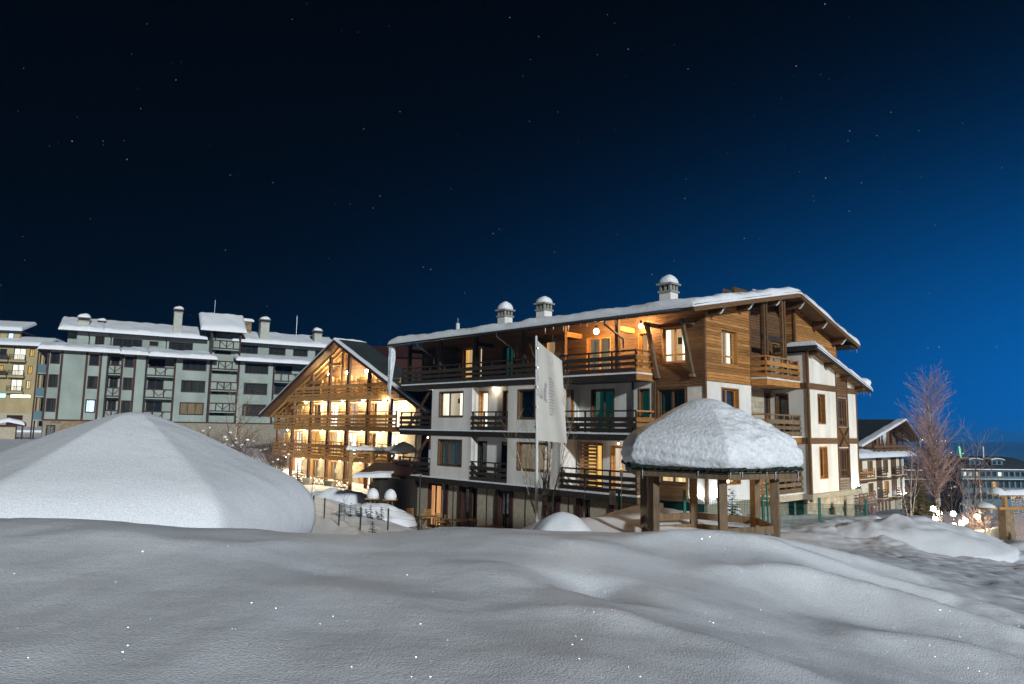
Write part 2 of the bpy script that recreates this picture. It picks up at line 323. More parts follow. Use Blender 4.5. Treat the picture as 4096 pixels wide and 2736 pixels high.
        b0, b1, y0, y1 = a0+c, a1-c, z0+c, z1-c
        g(b0, b0+fw, -inset-.05, -inset+.02, y0, y1); g(b1-fw, b1, -inset-.05, -inset+.02, y0, y1); g(b0+fw, b1-fw, -inset-.048, -inset+.018, y0, y0+fw); g(b0+fw, b1-fw, -inset-.048, -inset+.018, y1-fw, y1)
        for t in mull: x = b0+(b1-b0)*t; g(x-fw*.6, x+fw*.6, -inset-.046, -inset+.016, y0+fw, y1-fw)
        for t in trans: z = y0+(y1-y0)*t; g(b0+fw, b1-fw, -inset-.042, -inset+.012, z-fw*.5, z+fw*.5)
        w = s.mb(name, fm, mb)
        s.fbox('pane', glass, fr, b0+fw*.5, b1-fw*.5, -inset-.022, -inset-.014, y0+fw*.5, y1-fw*.5, w)
        # hanging curtain with folds
        O, R, Nn = Vector(O), Vector(R), Vector(Nn); ph = random.random()*6; spans = [(b0, b1)]
        if room and cur.startswith('lit'):      # half-drawn curtains with the lit room behind them
            k0, k1 = random.uniform(.24, .42), random.uniform(.62, .8); spans = [(b0, b0+(b1-b0)*k0), (b0+(b1-b0)*k1, b1)]; q = lambda a, z: O+R*a+Nn*(-inset-.42)+Vector((0, 0, z))
            s.put('room', new_mesh('room', [q(b0-.3, y0), q(b1+.3, y0), q(b1+.3, y1), q(b0-.3, y1)], [(0, 1, 2, 3)], room, False, [(b0, y0), (b1, y0), (b1, y1), (b0, y1)]), None, w)
            c_ = b0+(b1-b0)*random.uniform(.45, .55); s.fbox('picture', 'wood_brown', fr, c_-.13, c_+.13, -inset-.41, -inset-.39, y0+(y1-y0)*.55, y0+(y1-y0)*.75, w)
        for c0, c1 in spans:
            n = max(6, int((c1-c0)*16)); vs = []; uv = []
            for i in range(n+1):
                a = c0+(c1-c0)*i/n; off = -inset-cur_off-.02*math.sin(i*1.9+ph)
                for z in (y0, y1): p = O+R*a+Nn*off; vs.append((p.x, p.y, p.z+z)); uv.append((a, z))
            s.put('curtain', new_mesh('curtain', vs, [(2*i, 2*i+2, 2*i+3, 2*i+1) for i in range(n)], cur, True, uv), None, w)
        if sill: s.fbox('sill', fm, fr, a0-.06, a1+.06, -.02, .08, z0-.06, z0-.003, w)
        return w
    # ---- boards of a clad wall, one object each, cut short by windows and by the roof line
    def boards(s, m, fr, a0, a1, z0, z1, bh=.135, holes=(), lim=None, parent=None, jit=.004, name='board', split=0):
        O, R, Nn = [Vector(q) for q in fr]; z = z0; k = 0
        while z < z1-.02:
            zt = min(z+bh, z1); segs = [(a0, a1)]
            if lim:
                l0, l1 = lim((z+zt)/2); segs = [(max(a0, l0), min(a1, l1))]
            for h_ in holes:
                if h_[2] < (z+zt)/2 < h_[3]:
                    n2 = []
                    for p, q in segs:
                        if p < h_[0]: n2.append((p, min(q, h_[0])))
                        if q > h_[1]: n2.append((max(p, h_[1]), q))
                    segs = n2
            if split:
                n2 = []
                for p, q in segs:
                    nn = max(1, round((q-p)/split)); cuts = [p]+[p+(q-p)*(i+(random.random()-.5)*.5)/nn for i in range(1, nn)]+[q]; n2 += list(zip(cuts, cuts[1:]))
                segs = n2
            for p, q in segs:
                if q-p < .05: continue
                c = O+R*((p+q)/2)+Nn*(.012+random.random()*jit)+Vector((0, 0, (z+zt)/2)); dx = R*(q-p-.006)
                M = Matrix(((dx.x, Nn.x*.03, 0, c.x), (dx.y, Nn.y*.03, 0, c.y), (0, 0, zt-z-.014, c.z), (0, 0, 0, 1))); s.put(name, cube(m), M, parent)
            z = zt; k += 1
    # ---- snow lying on a roof: rounded at the edges, uneven on top
    def snow(s, x0, x1, y0, y1, hf, t=.35, r=.3, name='snow', m='snow_roof', nx=24, ny=24, amp=.03, parent=None, over=.06, seed=0, droop=.05):
        def lines(a, b, n):
            L = b-a; rr = min(r, L*.45); e = [0, .03, .1, .22, .4, .65, 1]; q = [a+rr*k for k in e]+[a+rr+(L-2*rr)*i/n for i in range(1, n)]+[b-rr*k for k in e[::-1]]
            return np.array(q)
        xs, ys = lines(x0, x1, nx), lines(y0, y1, ny); GX, GY = np.meshgrid(xs, ys, indexing='ij')
        d = np.minimum(np.minimum(GX-x0, x1-GX), np.minimum(GY-y0, y1-GY)); k = np.clip(1-d/r, 0, 1); e = np.sqrt(np.clip(1-k**2, 0, 1))
        wob = amp*(np.sin(GX*1.3+seed)*np.cos(GY*1.7+seed*2)+.6*np.sin(GX*3.1+GY*2.3+seed)+.4*np.sin(GX*6.7-GY*5.1+seed*3))
        hz = np.array([[hf(a, b) for b in ys] for a in xs]); top = hz+(t+wob)*e-droop*(1-e)
        bul = over*np.sin(np.pi*np.clip(d/r, 0, 1)*.5+.0)*0
        v = np.stack([GX, GY, top], -1).reshape(-1, 3); a, b = len(xs), len(ys)
        cx, cy = (x0+x1)/2, (y0+y1)/2
        edge = (e > .2) & (e < .95)
        f = [(i*b+j, (i+1)*b+j, (i+1)*b+j+1, i*b+j+1) for i in range(a-1) for j in range(b-1)]
        return s.put(name, new_mesh(name, v, f, m, True), None, parent)
    def chimney(s, c, w, z0, z1, m='white_wall', capm='concrete', d=None, vents=True, dome=.3):
        d = d or w; x, y = c; b = s.box('chimney', m, (x-w/2, y-d/2, z0), (x+w/2, y+d/2, z1))
        o = .07; s.box('chimney_collar', capm, (x-w/2-o, y-d/2-o, z1), (x+w/2+o, y+d/2+o, z1+.09), b); ch = .3
        if vents:
            for i in (-1, 0, 1):
                for j in (-1, 0, 1):
                    if i or j: s.box('vent_pier', capm, (x+i*(w/2-.06)-.06, y+j*(d/2-.06)-.06, z1+.09), (x+i*(w/2-.06)+.06, y+j*(d/2-.06)+.06, z1+.09+ch), b)
            s.box('flue', 'dark_room', (x-w/2+.14, y-d/2+.14, z1+.085), (x+w/2-.14, y+d/2-.14, z1+.09+ch-.02), b)
        else: s.box('vent', 'dark_room', (x-w/2+.02, y-d/2+.02, z1+.088), (x+w/2-.02, y+d/2-.02, z1+.088+ch), b)
        zt = z1+.09+ch; s.box('cap_slab', capm, (x-w/2-.12, y-d/2-.12, zt), (x+w/2+.12, y+d/2+.12, zt+.09), b)
        dk = dome*(.72+.5*((x*7.3+y*3.1) % 1)); k = MB(); n = 20; prof = [(1.0, 0), (1.03, .12), (1.0, .3), (.88, .55), (.66, .8), (.36, .95), (.0, 1)]
        for r, hh in prof:
            for q in range(n):
                t = q*2*math.pi/n; ce, se = math.cos(t), math.sin(t); sq = 1/max(abs(ce), abs(se)); rr = r*(.55*sq+.45) if r > .5 else r*1.0
                k.v.append((x+ce*rr*(w/2+.1), y+se*rr*(d/2+.1), zt+.085+hh*dk*2*(w/.8)*(1+.12*math.sin(t+x*3))))
        for i in range(len(prof)-1):
            for q in range(n): a_ = i*n+q; b_ = i*n+(q+1) % n; k.f.append((a_, b_, b_+n, a_+n))
        s.mb('snow_cap', 'snow_roof', k, b, True); return b

# ---------------------------------------------------------------- ground: one snow-covered sheet out to the horizon
CTRL=[
(-5.57,8,4.94),(-4.73,8.2,4.88),(-3.74,8.4,4.8),(-2.39,8.6,4.75),(-1.78,8.9,4.69),(-1.31,9.2,4.68),(-0.69,9.8,4.66),(-0.23,10.2,4.62),
(0.39,10.4,4.56),(1.07,11,4.44),(-3.23,3.7,4.7),(-2.63,3.9,4.64),(-1.4,4.1,4.59),(0.03,4.15,4.6),(1.56,4.8,4.4),(4.57,6.6,3.84),
(6.21,7.5,3.65),(-5.19,5.6,4.81),(-3.93,5.7,4.81),(-1.96,5.6,4.77),(0.04,6.3,4.66),(-1.36,7.5,4.75),(0.69,7.6,4.64),(1.58,7,4.42),
(2.96,9,4.28),(3.52,8.2,4.04),(6.26,14.5,3.73),(3.8,7.2,3.94),(6.45,11.4,3.68),(11.45,18,2.94),(6.55,9.4,3.64),(9.18,13.1,3.36),
(10.45,12.5,3.3),(10.69,20,2.9),(9.3,21.5,2.9),(2.51,13,4.2),(3.68,13.2,4.14),(4.86,14,3.95),(11.23,24,3.19),(9.35,22.5,3),
(12.98,25,3.12),(14.83,26,2.9),(16.15,26,2.6),(18.14,27,2.24),(19.02,27,2.07),(22.71,27,1.68),(10.4,22.3,2.76),(12.8,22.5,2.64),
(14.7,22.5,2.37),(-9.92,37.2,1.47),(-8.65,35.4,1.46),(-7.42,33.8,1.46),(-6.14,32,1.47),(-5.22,32.4,1.45),(-12.38,43,1.78),(-15.62,50,1.58),
(-15.77,62,1.1),(0.94,25,2.8),(-1.25,27,2.37),(3.24,26,2.88),(4.74,26.5,3.35),(4.03,26.5,3.19),(1.99,22,3.17),(6.74,26.5,2.99),
(7.85,26.5,2.94),(8.22,23.5,2.95),(11.98,30,2.59),(16.02,36,2.03),(9.97,25,2.74),(13.53,27.6,2.88),(-41.16,60,3.8),(-52.47,80,3.93),
(-47.8,84,3.66),(-25.23,76,2.28),(-36.1,84,2.99),(37.6,70,-0.98),(29.14,58,-0.3),(19.49,33,1.8),(20.5,33,1.59),(26.23,40,0.95),
(-6,11,3.2),(-3,12,3.3),(-9,11.5,3.5),(0,14,3.3),(-12,9,4.4),(-13,14,3.2),(2,17,3),(-15,20,2.4),
(-6,20,2.2),(0,22,2.2),(0,28,1.5),(-8,28,1.3),(-20,40,2.2),(-14,45,1),(5.7,18.5,3),(5.7,21,2.95),
(9,21,2.95),(3,21,3),(7.5,24,2.9),(-6,43,0.45),(-2,39,0.5),(1,35,0.8),(-9,44,1),(-4,37,0.6),
(-10,38,1.4),(-7.5,38,1.55),(-8.5,40,1.45),(-7.5,41.8,1.2),(3,32.5,1.2),(5,29,2.6),(-8,50,0.6),(10,29,2.6),
(16,40,1.5),(22,33,1.2),(26,40,0.6),(0,60,0.6),(-20,66,0.9),(-5,90,1),(-30,85,3.4),(-60,60,3.6),
(-60,90,4),(-40,40,3.4),(-90,120,5),(-60,130,5),(0,140,2),(38,80,-2.6),(45,95,-4),(60,100,-7),
(30,60,-0.8),(45,60,-2),(70,60,-4),(60,150,-11),(75,190,-14),(110,190,-15),(40,200,-14),(0,2,4.4),
(0,-4,4.4),(-8,-4,4.5),(8,-4,4),(-8,3,4.6),(12,4,3.3),(20,10,2.6),(20,20,2.1),(30,20,1.5),
(-30,0,4.6),(-40,20,3.6),(40,0,1.5),(60,30,0),(-120,250,4),(0,300,-12),(120,300,-26),(-200,400,0),
(200,200,-20),
]
def _W(x, y):
    d = np.hypot(x, y)+1e-9; k = np.log1p(d/6)*6/d; return x*k, y*k
def _phi(r2): return np.where(r2 > 1e-12, r2*np.log(np.maximum(r2, 1e-12)), 0)
_P = np.array(CTRL, float); _wx, _wy = _W(_P[:, 0], _P[:, 1]); _n = len(_P)
_M = np.zeros((_n+3, _n+3)); _M[:_n, :_n] = _phi((_wx[:, None]-_wx)**2+(_wy[:, None]-_wy)**2)+np.eye(_n)*.02
_M[:_n, _n] = 1; _M[:_n, _n+1] = _wx; _M[:_n, _n+2] = _wy; _M[_n:, :_n] = _M[:_n, _n:].T
_c = np.linalg.solve(_M, np.r_[_P[:, 2], 0, 0, 0])
RIDGES = [
(.22, .55, .30, [(1.34, 9.26), (2.43, 10.1), (3.2, 9.95), (4.1, 10.15), (5.0, 10.2), (6.0, 10.1), (7.0, 9.6)]),
(.26, .75, .40, [(2.2, 8.5), (3.14, 9.0), (3.8, 9.1), (4.6, 8.9), (5.4, 8.45), (6.2, 7.8)]),
(.19, .6, .34, [(2.6, 11.4), (3.7, 11.7), (4.8, 11.6), (5.9, 12.0), (7.2, 12.0)]),
(.09, .5, .4, [(-.2, 5.5), (.54, 5.71), (.93, 5.65), (1.4, 5.5), (1.9, 5.3), (2.5, 5.2)]),
(-.15, .45, .45, [(.75, 7.28), (.84, 6.81), (.92, 6.37)]),
(.035, .5, .15, [(-4.5, 6.48), (-3.93, 6.65), (-3.43, 6.65), (-3.01, 6.6), (-2.48, 6.77), (-1.83, 7.4), (-.99, 7.73)]),
(.08, .6, .3, [(.4, 8.01), (1.0, 8.5), (1.31, 9.07)]),
(.14, .6, .35, [(3.0, 7.0), (3.8, 7.3), (4.6, 7.2), (5.4, 6.7), (6.0, 6.2)])]
def _vn(x, y, s, k=0):
    """smooth value noise"""
    x = x*s+k*17.3; y = y*s+k*9.7; xi, yi = np.floor(x), np.floor(y); fx, fy = x-xi, y-yi; fx = fx*fx*(3-2*fx); fy = fy*fy*(3-2*fy)
    def hsh(a, b): q = np.sin(a*127.1+b*311.7+k*74.7)*43758.5453; return q-np.floor(q)
    return (hsh(xi, yi)*(1-fx)+hsh(xi+1, yi)*fx)*(1-fy)+(hsh(xi, yi+1)*(1-fx)+hsh(xi+1, yi+1)*fx)*fy-.5
def _sn(x, y, s, k=0):
    o = 0
    for i, a in enumerate((.3, 1.37, 2.5)): o = o+_vn(x*math.cos(a)-y*math.sin(a), x*math.sin(a)+y*math.cos(a), s*(1+.13*i), k+i*31)
    return o*.75
def gz(x, y):
    x = np.asarray(x, float); y = np.asarray(y, float); a, b = _W(x, y); o = _c[_n]+_c[_n+1]*a+_c[_n+2]*b
    for i in range(_n): o = o+_c[i]*_phi((a-_wx[i])**2+(b-_wy[i])**2)
    D = np.hypot(x, y); far = np.clip((D-230)/200, 0, 1); o = o*(1-far)+far*(-.10*(D-230)-8)
    near = (D < 16) & (y > 0)
    for amp, w1, w2, pl in RIDGES:
        best = np.full(x.shape, 1e9); sg = np.zeros(x.shape); al = np.zeros(x.shape); ns_ = len(pl)-1
        for k_, ((x0, y0), (x1, y1)) in enumerate(zip(pl, pl[1:])):
            dx, dy = x1-x0, y1-y0; L2 = dx*dx+dy*dy; t = np.clip(((x-x0)*dx+(y-y0)*dy)/L2, 0, 1); ex, ey = x-x0-t*dx, y-y0-t*dy; d = np.hypot(ex, ey)
            m = d < best; best = np.where(m, d, best); al = np.where(m, (k_+t)/ns_, al); sg = np.where(m, (dx*ey-dy*ex)/math.sqrt(L2), sg)
        tt = np.clip(sg*3, -1, 1)*.5+.5; tt = tt*tt*(3-2*tt); w = w2+(w1-w2)*tt; o = o+np.where(near, amp*(1.15*np.exp(-(best/w)**1.15)-.3*(1-tt)*np.exp(-((best-.9)/.45)**2))*np.sin(np.pi*np.clip(al, .02, .98))**.6, 0)
    # wind ripples nearby, trodden and ploughed snow on the right
    fade = np.exp(-(D/14)**2); o = o+fade*(.11*_sn(x*.55+y*.8, y*.5-x*.4, .8, 1)+.05*_sn(x*.4+y, y*.3-x*.9, 1.5, 2)+.012*_sn(x, y, 4.2, 16))
    tr = 1/(1+np.exp(-(x-(4.6+.28*(y-6)))*2.2)); tr = tr*np.clip((y-4)/3, 0, 1)*np.exp(-((y-15)/12)**4)
    o = o+tr*(.06*_sn(x, y, 1.0, 3)+.016*_sn(x, y, 6.5, 5)-.10*np.clip(_sn(x, y, 3.0, 15)-.12, 0, 1)-.09*np.clip(_sn(x, y, 5.5, 18)-.14, 0, 1))
    bk = np.exp(-((x-13.0)/4.2)**2-((y-24.3)/2.2)**2)+np.exp(-((x-18)/4)**2-((y-25)/2.5)**2); o = o+np.clip(bk, 0, 1)*(.22*_sn(x, y, .9, 6)+.10*_sn(x, y, 2.2, 7)+.06*_sn(x, y, 4.6, 8))
    md = np.clip((D-18)/10, 0, 1)*np.exp(-(D/70)**2); o = o+md*(.22*_sn(x, y, .35, 9)+.10*_sn(x, y, 1.1, 10))
    return o
def gzs(x, y): return float(gz(np.array([x]), np.array([y]))[0])
def _axis(dense0, dense1, step, lo, hi, g=1.06):
    c = list(np.arange(dense0, dense1, step)); a = []; p = dense0; s = step
    while p > lo: s *= g; p -= s; a.append(p)
    b = []; p = c[-1]; s = step
    while p < hi: s *= g; p += s; b.append(p)
    return np.array(a[::-1]+c+b)
gx = _axis(-8, 17, .075, -5000, 5000, 1.055); gy = _axis(2.5, 28, .085, -300, 6000, 1.05)
GX, GY = np.meshgrid(gx, gy, indexing='ij'); GZ = gz(GX.ravel(), GY.ravel())
nv = GX.size; co = np.stack([GX.ravel(), GY.ravel(), GZ], -1); b_ = len(gy)
ii, jj = np.meshgrid(np.arange(len(gx)-1), np.arange(b_-1), indexing='ij'); q0 = (ii*b_+jj).ravel(); quads = np.stack([q0, q0+b_, q0+b_+1, q0+1], -1).astype(np.int32)
me = bpy.data.meshes.new('snow_ground'); me.vertices.add(nv); me.vertices.foreach_set('co', co.astype(np.float32).ravel())
me.loops.add(quads.size); me.loops.foreach_set('vertex_index', quads.ravel()); me.polygons.add(len(quads)); me.polygons.foreach_set('loop_start', np.arange(0, quads.size, 4, dtype=np.int32))
me.polygons.foreach_set('use_smooth', np.ones(len(quads), dtype=bool)); me.update(calc_edges=True); me.validate(); me.materials.append(MATS['snow'])
g = link(bpy.data.objects.new('snow_ground', me)); g['kind'] = 'structure'
# ---------------------------------------------------------------- the main lodge (local axes: x = depth v, y = along the front u, z up)
LODGE = (8.3014, 30.5, 0); LRZ = rad(44.232)
T = Thing('lodge', 'large white and brown timber lodge with snowy gable roof behind the pavilion', 'building', LODGE, LRZ)
FP = ((-1.36, 0, 0), (0, 1, 0), (-1, 0, 0)); F0 = ((0, 0, 0), (0, 1, 0), (-1, 0, 0)); FG = ((0, 0, 0), (1, 0, 0), (0, -1, 0)); FW = ((0, -1.2, 0), (1, 0, 0), (0, -1, 0)); FR = ((7.5, 0, 0), (0, 1, 0), (-1, 0, 0))
FN = ((-.9, 0, 0), (0, 1, 0), (-1, 0, 0)); FB = ((0, .71, 0), (1, 0, 0), (0, -1, 0))
H = lambda v: 11.05+(v+2.38)*.2014 if v < 7.55 else 13.05-(v-7.55)*.252
def balcony(T, fr, a0, a1, zf, depth, m='wood_dark', planks=((.08, .26), (.36, .52), (.62, .82)), rail=1.05, fas='wood_dark', edge='snow_roof', posts=1.3, ends=(), fh=.3, pt=.045, vert=None):
    s = T.fbox('balcony', edge, fr, a0, a1, -depth, .05, zf-.02, zf+.055)
    T.fbox('fascia', fas, fr, a0, a1, -depth, .035, zf-fh, zf-.02, s)
    for lo, hi in planks: T.fbox('plank', m, fr, a0, a1, -.01+random.random()*.008, pt, zf+lo, zf+hi, s)
    n = max(2, round((a1-a0)/posts)+1)
    for i in range(n):
        a = a0+.05+(a1-a0-.1)*i/(n-1); T.fbox('rail_post', m, fr, a-.035, a+.035, -.08, -.012, zf+.055, zf+rail-.05, s)
    T.fbox('handrail', m, fr, a0, a1, -.085, .02, zf+rail-.05, zf+rail+.02, s)
    if vert:
        a = a0
        while a < a1: T.fbox('baluster', m, fr, a, a+.035, -.03, .0, zf+.08, zf+rail-.05, s); a += vert
    O, R, Nn = [Vector(q) for q in fr]
    for a, em in ends:          # the short return of the railing to the wall
        fe = (O+R*a, -Nn, R if a > (a0+a1)/2 else -R)
        T.fbox('fascia', em, fe, -.035, depth, 0, .04, zf-fh, zf-.02, s); T.fbox('edge', 'white_wall', fe, -.05, depth, 0, .05, zf-.018, zf+.06, s)
        for lo, hi in planks: T.fbox('plank', em, fe, -.04, depth, -.01, .04, zf+lo, zf+hi, s)
        T.fbox('handrail', em, fe, -.02, depth, -.06, .02, zf+rail-.05, zf+rail+.018, s)
    return s
# --- front blocks, floors one and two
w1 = [(14.29, 16.43, 6.6, 8.08), (14.31, 16.43, 3.87, 5.38)]; w2 = [(7.84, 9.99, 6.5, 8.04), (7.84, 9.99, 3.93, 5.37)]
for (a0, a1), hs in (((13.56, 17.12), w1), ((7.05, 10.71), w2)): T.wall('front_wall', 'white_wall', FP, a0, a1, 3.22, 8.26, hs)
T.window(FP, *w1[0], 'wood_brown', 'lit_white', (.64,), room='room_white'); T.window(FP, *w1[1], 'wood_brown', 'curtain_teal', (.64,)); T.window(FP, *w2[0], 'wood_brown', 'curtain_dark', (.5,), glass='glass_dark'); T.window(FP, *w2[1], 'wood_brown', 'lit_dim', ())
for u in (13.56, 17.12, 10.71, 7.05):
    sgn = -1 if u in (13.56, 7.05) else 1; fr = ((-1.36, u, 0), (1, 0, 0), (0, sgn, 0))
    if u == 7.05: hs = [(.35, .95, 5.95, 7.98)]; T.wall('side_wall', 'white_wall', fr, 0, 1.36, 3.0, 8.26, hs, .2); T.window(fr, *hs[0], 'wood_amber', 'curtain_dark', (), name='balcony_door')
    else: T.wall('side_wall', 'white_wall', fr, 0.002, 1.36, 3.0, 8.26, (), .2)
# recess between the blocks
hs = [(12.72, 13.5, 5.9, 8.06), (10.95, 11.6, 5.9, 8.04), (12.78, 13.5, 3.2, 5.33), (10.95, 11.62, 3.2, 5.33)]
T.wall('recess_wall', 'white_wall', FN, 10.71, 13.56, 3.0, 8.26, hs)
T.window(FN, *hs[0], 'wood_amber', 'lit_white', (), name='balcony_door'); T.window(FN, *hs[1], 'wood_brown', 'lit_dim', (), name='balcony_door'); T.window(FN, *hs[2], 'wood_dark', 'dark_room', (), name='balcony_door'); T.window(FN, *hs[3], 'wood_dark', 'dark_room', (), name='balcony_door')
# recess on the right, behind the long balconies
hs = [(4.85, 6.28, 5.9, 8.0), (2.83, 3.47, 6.0, 7.96), (4.34, 5.07, 3.2, 5.31), (5.55, 6.7, 3.2, 5.4)]
T.wall('recess_wall', 'white_wall', F0, 2.5, 7.05, 3.0, 8.26, hs)
T.window(F0, *hs[0], 'wood_brown', 'teal_reflection', (.5,), name='balcony_door', glass='glass_dark'); T.window(F0, *hs[1], 'wood_brown', 'teal_reflection', (), glass='glass_dark'); T.window(F0, *hs[2], 'wood_amber', 'lit_pink', (), name='balcony_door'); T.window(F0, *hs[3], 'wood_brown', 'lit_gold', (), name='balcony_door')
# left end, behind the end balconies
hs = [(17.5, 18.3, 5.9, 8.05), (17.6, 18.4, 3.2, 5.3)]
T.wall('end_wall', 'white_wall', ((.2, 0, 0), (0, 1, 0), (-1, 0, 0)), 17.12, 19.0, 3.0, 8.26, hs)
for h_, c in zip(hs, ('lit_warm', 'dark_room')): T.window(((.2, 0, 0), (0, 1, 0), (-1, 0, 0)), *h_, 'wood_amber', c, (), name='balcony_door')
T.bar('brace', 'wood_brown', (-1.2, 19.6, 3.2), (.1, 19.2, 5.5), .14, .14); T.bar('brace', 'wood_brown', (-1.2, 19.7, 5.9), (.1, 19.3, 8.2), .14, .14)
# window bay right of the long balconies
hs = [(.96, 2.45, 5.95, 7.94), (.96, 2.41, 3.72, 5.4)]
T.wall('bay_wall', 'wood_brown', F0, .88, 2.5, 3.0, 8.26, hs)
T.window(F0, *hs[0], 'wood_brown', 'curtain_teal', (.5,), name='balcony_door'); T.window(F0, *hs[1], 'wood_brown', 'lit_warm', (.5,), (.35,), room='room_warm')
T.boards('wood_brown', F0, .9, 2.56, 3.0, 3.7); T.boards('wood_brown', F0, .9, 2.56, 5.42, 5.93); T.boards('wood_brown', F0, .02, 2.56, 7.97, 8.6)
T.wall('corner_wall', 'white_wall', F0, .09, .88, 3.0, 8.26)
T.box('corner_trim', 'wood_brown', (-.03, -.03, 3.0), (.09, .09, 11.25)); T.fbox('pilaster', 'wood_brown', F0, 2.5, 2.62, -.1, .05, 3.0, 8.5)
# --- top floor: dark boarded wall behind the balcony
th_ = [(15.12, 16.09, 8.65, 10.71), (14.3, 14.78, 8.65, 10.71), (11.74, 12.63, 8.65, 10.6), (8.63, 9.56, 8.65, 10.68), (5.06, 6.58, 8.65, 10.6), (2.89, 3.47, 8.65, 10.56), (.93, 2.18, 9.03, 10.69)]
fb = T.wall('top_wall', 'wood_brown', ((.03, 0, 0), (0, 1, 0), (-1, 0, 0)), 0.06, 20.0, 8.5, 11.35, th_, .25)
T.boards('wood_brown', F0, .1, 20.0, 8.6, 11.3, .14, th_, None, fb, split=4.5)
for h_, c, fm, mu, tr in zip(th_, ('lit_gold', 'lit_white', 'teal_reflection', 'lit_orange', 'lit_dim', 'lit_orange', 'lit_white'), ('wood_amber', 'wood_amber', 'wood_dark', 'wood_brown', 'wood_amber', 'wood_amber', 'wood_amber'), ((), (), (.5,), (), (.5,), (), (.5,)), ((), (), (), (), (), (), (.22,))):
    T.window(F0, *h_, fm, c, mu, tr, name='window' if h_[2] > 9 else 'balcony_door', room='room_warm' if c in ('lit_white', 'lit_orange', 'lit_gold') else None)
# slatted privacy screens between the balconies
def screen(T, fr, a0, a1, z0, z1, m, n, step=.12):
    O, R, Nn = fr; s = T.fbox('slat_screen', m, fr, a0, a0+.06, n-.03, n+.03, z0, z1); T.fbox('frame_post', m, fr, a1-.06, a1, n-.03, n+.03, z0, z1, s); z = z0+.05
    while z < z1-.04: T.fbox('slat', m, fr, a0+.06, a1-.06, n-.012, n+.012, z, z+step*.62, s); z += step
for a0, a1, z0, m in ((16.4, 18.0, 8.62, 'wood_dark'), (10.1, 11.3, 8.62, 'wood_brown'), (18.6, 19.6, 9.2, 'wood_dark')): screen(T, F0, a0, a1, z0, 10.75, m, .25)
screen(T, F0, 5.6, 6.65, 3.25, 5.45, 'wood_amber', .35, .17)
# --- balconies on the front
balcony(T, FP, 2.6, 20.2, 8.55, 1.36, ends=((2.6, 'wood_amber'),), posts=1.35)
balcony(T, FP, 2.6, 7.05, 5.86, 1.36, ends=((2.6, 'wood_amber'),), planks=((.08, .25), (.31, .5), (.56, .76)))
balcony(T, FP, 2.6, 7.05, 3.18, 1.36, ends=((2.6, 'wood_brown'),))
for a0, a1, d in ((10.71, 13.56, .46), (17.12, 20.2, 1.5)):
    for zf in (5.86, 3.18): balcony(T, FP, a0, a1, zf, d, posts=.95)
for a0, a1 in ((7.05, 10.71), (13.56, 17.12)):
    for zf in (5.86, 3.18): T.fbox('floor_band', 'wood_dark', FP, a0, a1, -.05, .035, zf-.3, zf-.02); T.fbox('band_snow', 'snow_roof', FP, a0, a1, -.05, .045, zf-.02, zf+.05)
# posts of the top balcony with tie beams back to the wall
for u in (19.6, 16.6, 13.44, 9.69, 6.93, 3.71):
    p = T.box('balcony_post', 'wood_brown' if u < 9 else 'wood_dark', (-1.34, u-.09, 8.6), (-1.16, u+.09, 11.1)); T.box('tie_beam', 'wood_amber' if u < 9 else 'wood_dark', (-1.16, u-.07, 10.55), (.0, u+.07, 10.78), p)
for u in (2.33, .53):
    b = T.bar('knee_brace', 'wood_grey', (-.12, u, 8.45), (-.95, u, 10.8), .14, .16); T.box('brace_beam', 'wood_grey', (-1.1, u-.07, 10.66), (.02, u+.07, 10.84), b); T.box('brace_foot', 'wood_grey', (-.25, u-.1, 8.38), (.02, u+.1, 8.5), b)
# --- ground floor: stone piers, glazed doors
gh = [(16.54, 17.79, .3, 2.78), (13.47, 14.72, .3, 2.78), (10.95, 11.72, .3, 2.78), (7.45, 8.25, .3, 2.78), (5.58, 6.1, .3, 2.78)]
gw = T.wall('ground_wall', 'stone', FN, 2.0, 19.4, -.6, 2.9, gh, .2)
for h_, c in zip(gh, ('lit_orange', 'curtain_teal', 'curtain_dark', 'curtain_dark', 'curtain_dark')): T.window(FN, *h_, 'timber_red', c, (.52,), name='glazed_door', inset=.08)
for a in (16.08, 14.85, 13.95, 11.85, 10.8, 7.55, 6.25, 4.3): T.fbox('pilaster', 'timber_red', FN, a-.13, a+.13, -.02, .08, -.4, 2.88)
for a in (15.5, 12.7, 9.8, 9.0, 6.9): T.fbox('joint_strip', 'dark_metal', FN, a-.02, a+.02, -.01, .02, -.4, 2.86)
T.box('soffit', 'soffit', (-1.36, 2.6, 2.86), (-.85, 20.2, 2.89)); T.box('ground_end_wall', 'stone', (-.9, 19.36, -.6), (6, 19.42, 2.9))
# --- gable end
gwin = [(1.35, 2.83, 9.0, 10.64)]; L1 = lambda z: ((z+.17-11.05)/.2014-2.38, 7.55+(13.05-z-.17)/.252)
gb = T.wall('gable_wall', 'wood_brown', ((0, .03, 0), (1, 0, 0), (0, -1, 0)), .09, 4.06, 8.2, 10.85, gwin, .25)
T.mb('gable_top', 'wood_brown', MB().add([(.09, .03, 10.85), (4.06, .03, 10.85), (4.06, .03, H(4.06)-.1), (.09, .03, H(.09)-.1)], [(0, 1, 2, 3)]).add([(8.93, .03, 8.2), (14.2, .03, 8.2), (14.2, .03, H(14.2)-.1), (8.93, .03, H(8.93)-.1)], [(0, 1, 2, 3)]), gb)
T.boards('wood_amber', FG, .09, 4.06, 8.22, 12.2, .135, gwin, L1, gb)
T.window(FG, *gwin[0], 'wood_amber', 'lit_white', (.42,), (.25,), inset=.18, room='room_white')
sw = [(10.1, 10.95, 9.3, 10.72), (12.9, 13.4, 9.3, 10.3)]
T.boards('wood_amber', FG, 8.97, 14.14, 9.2, 13, .135, sw, L1, gb)
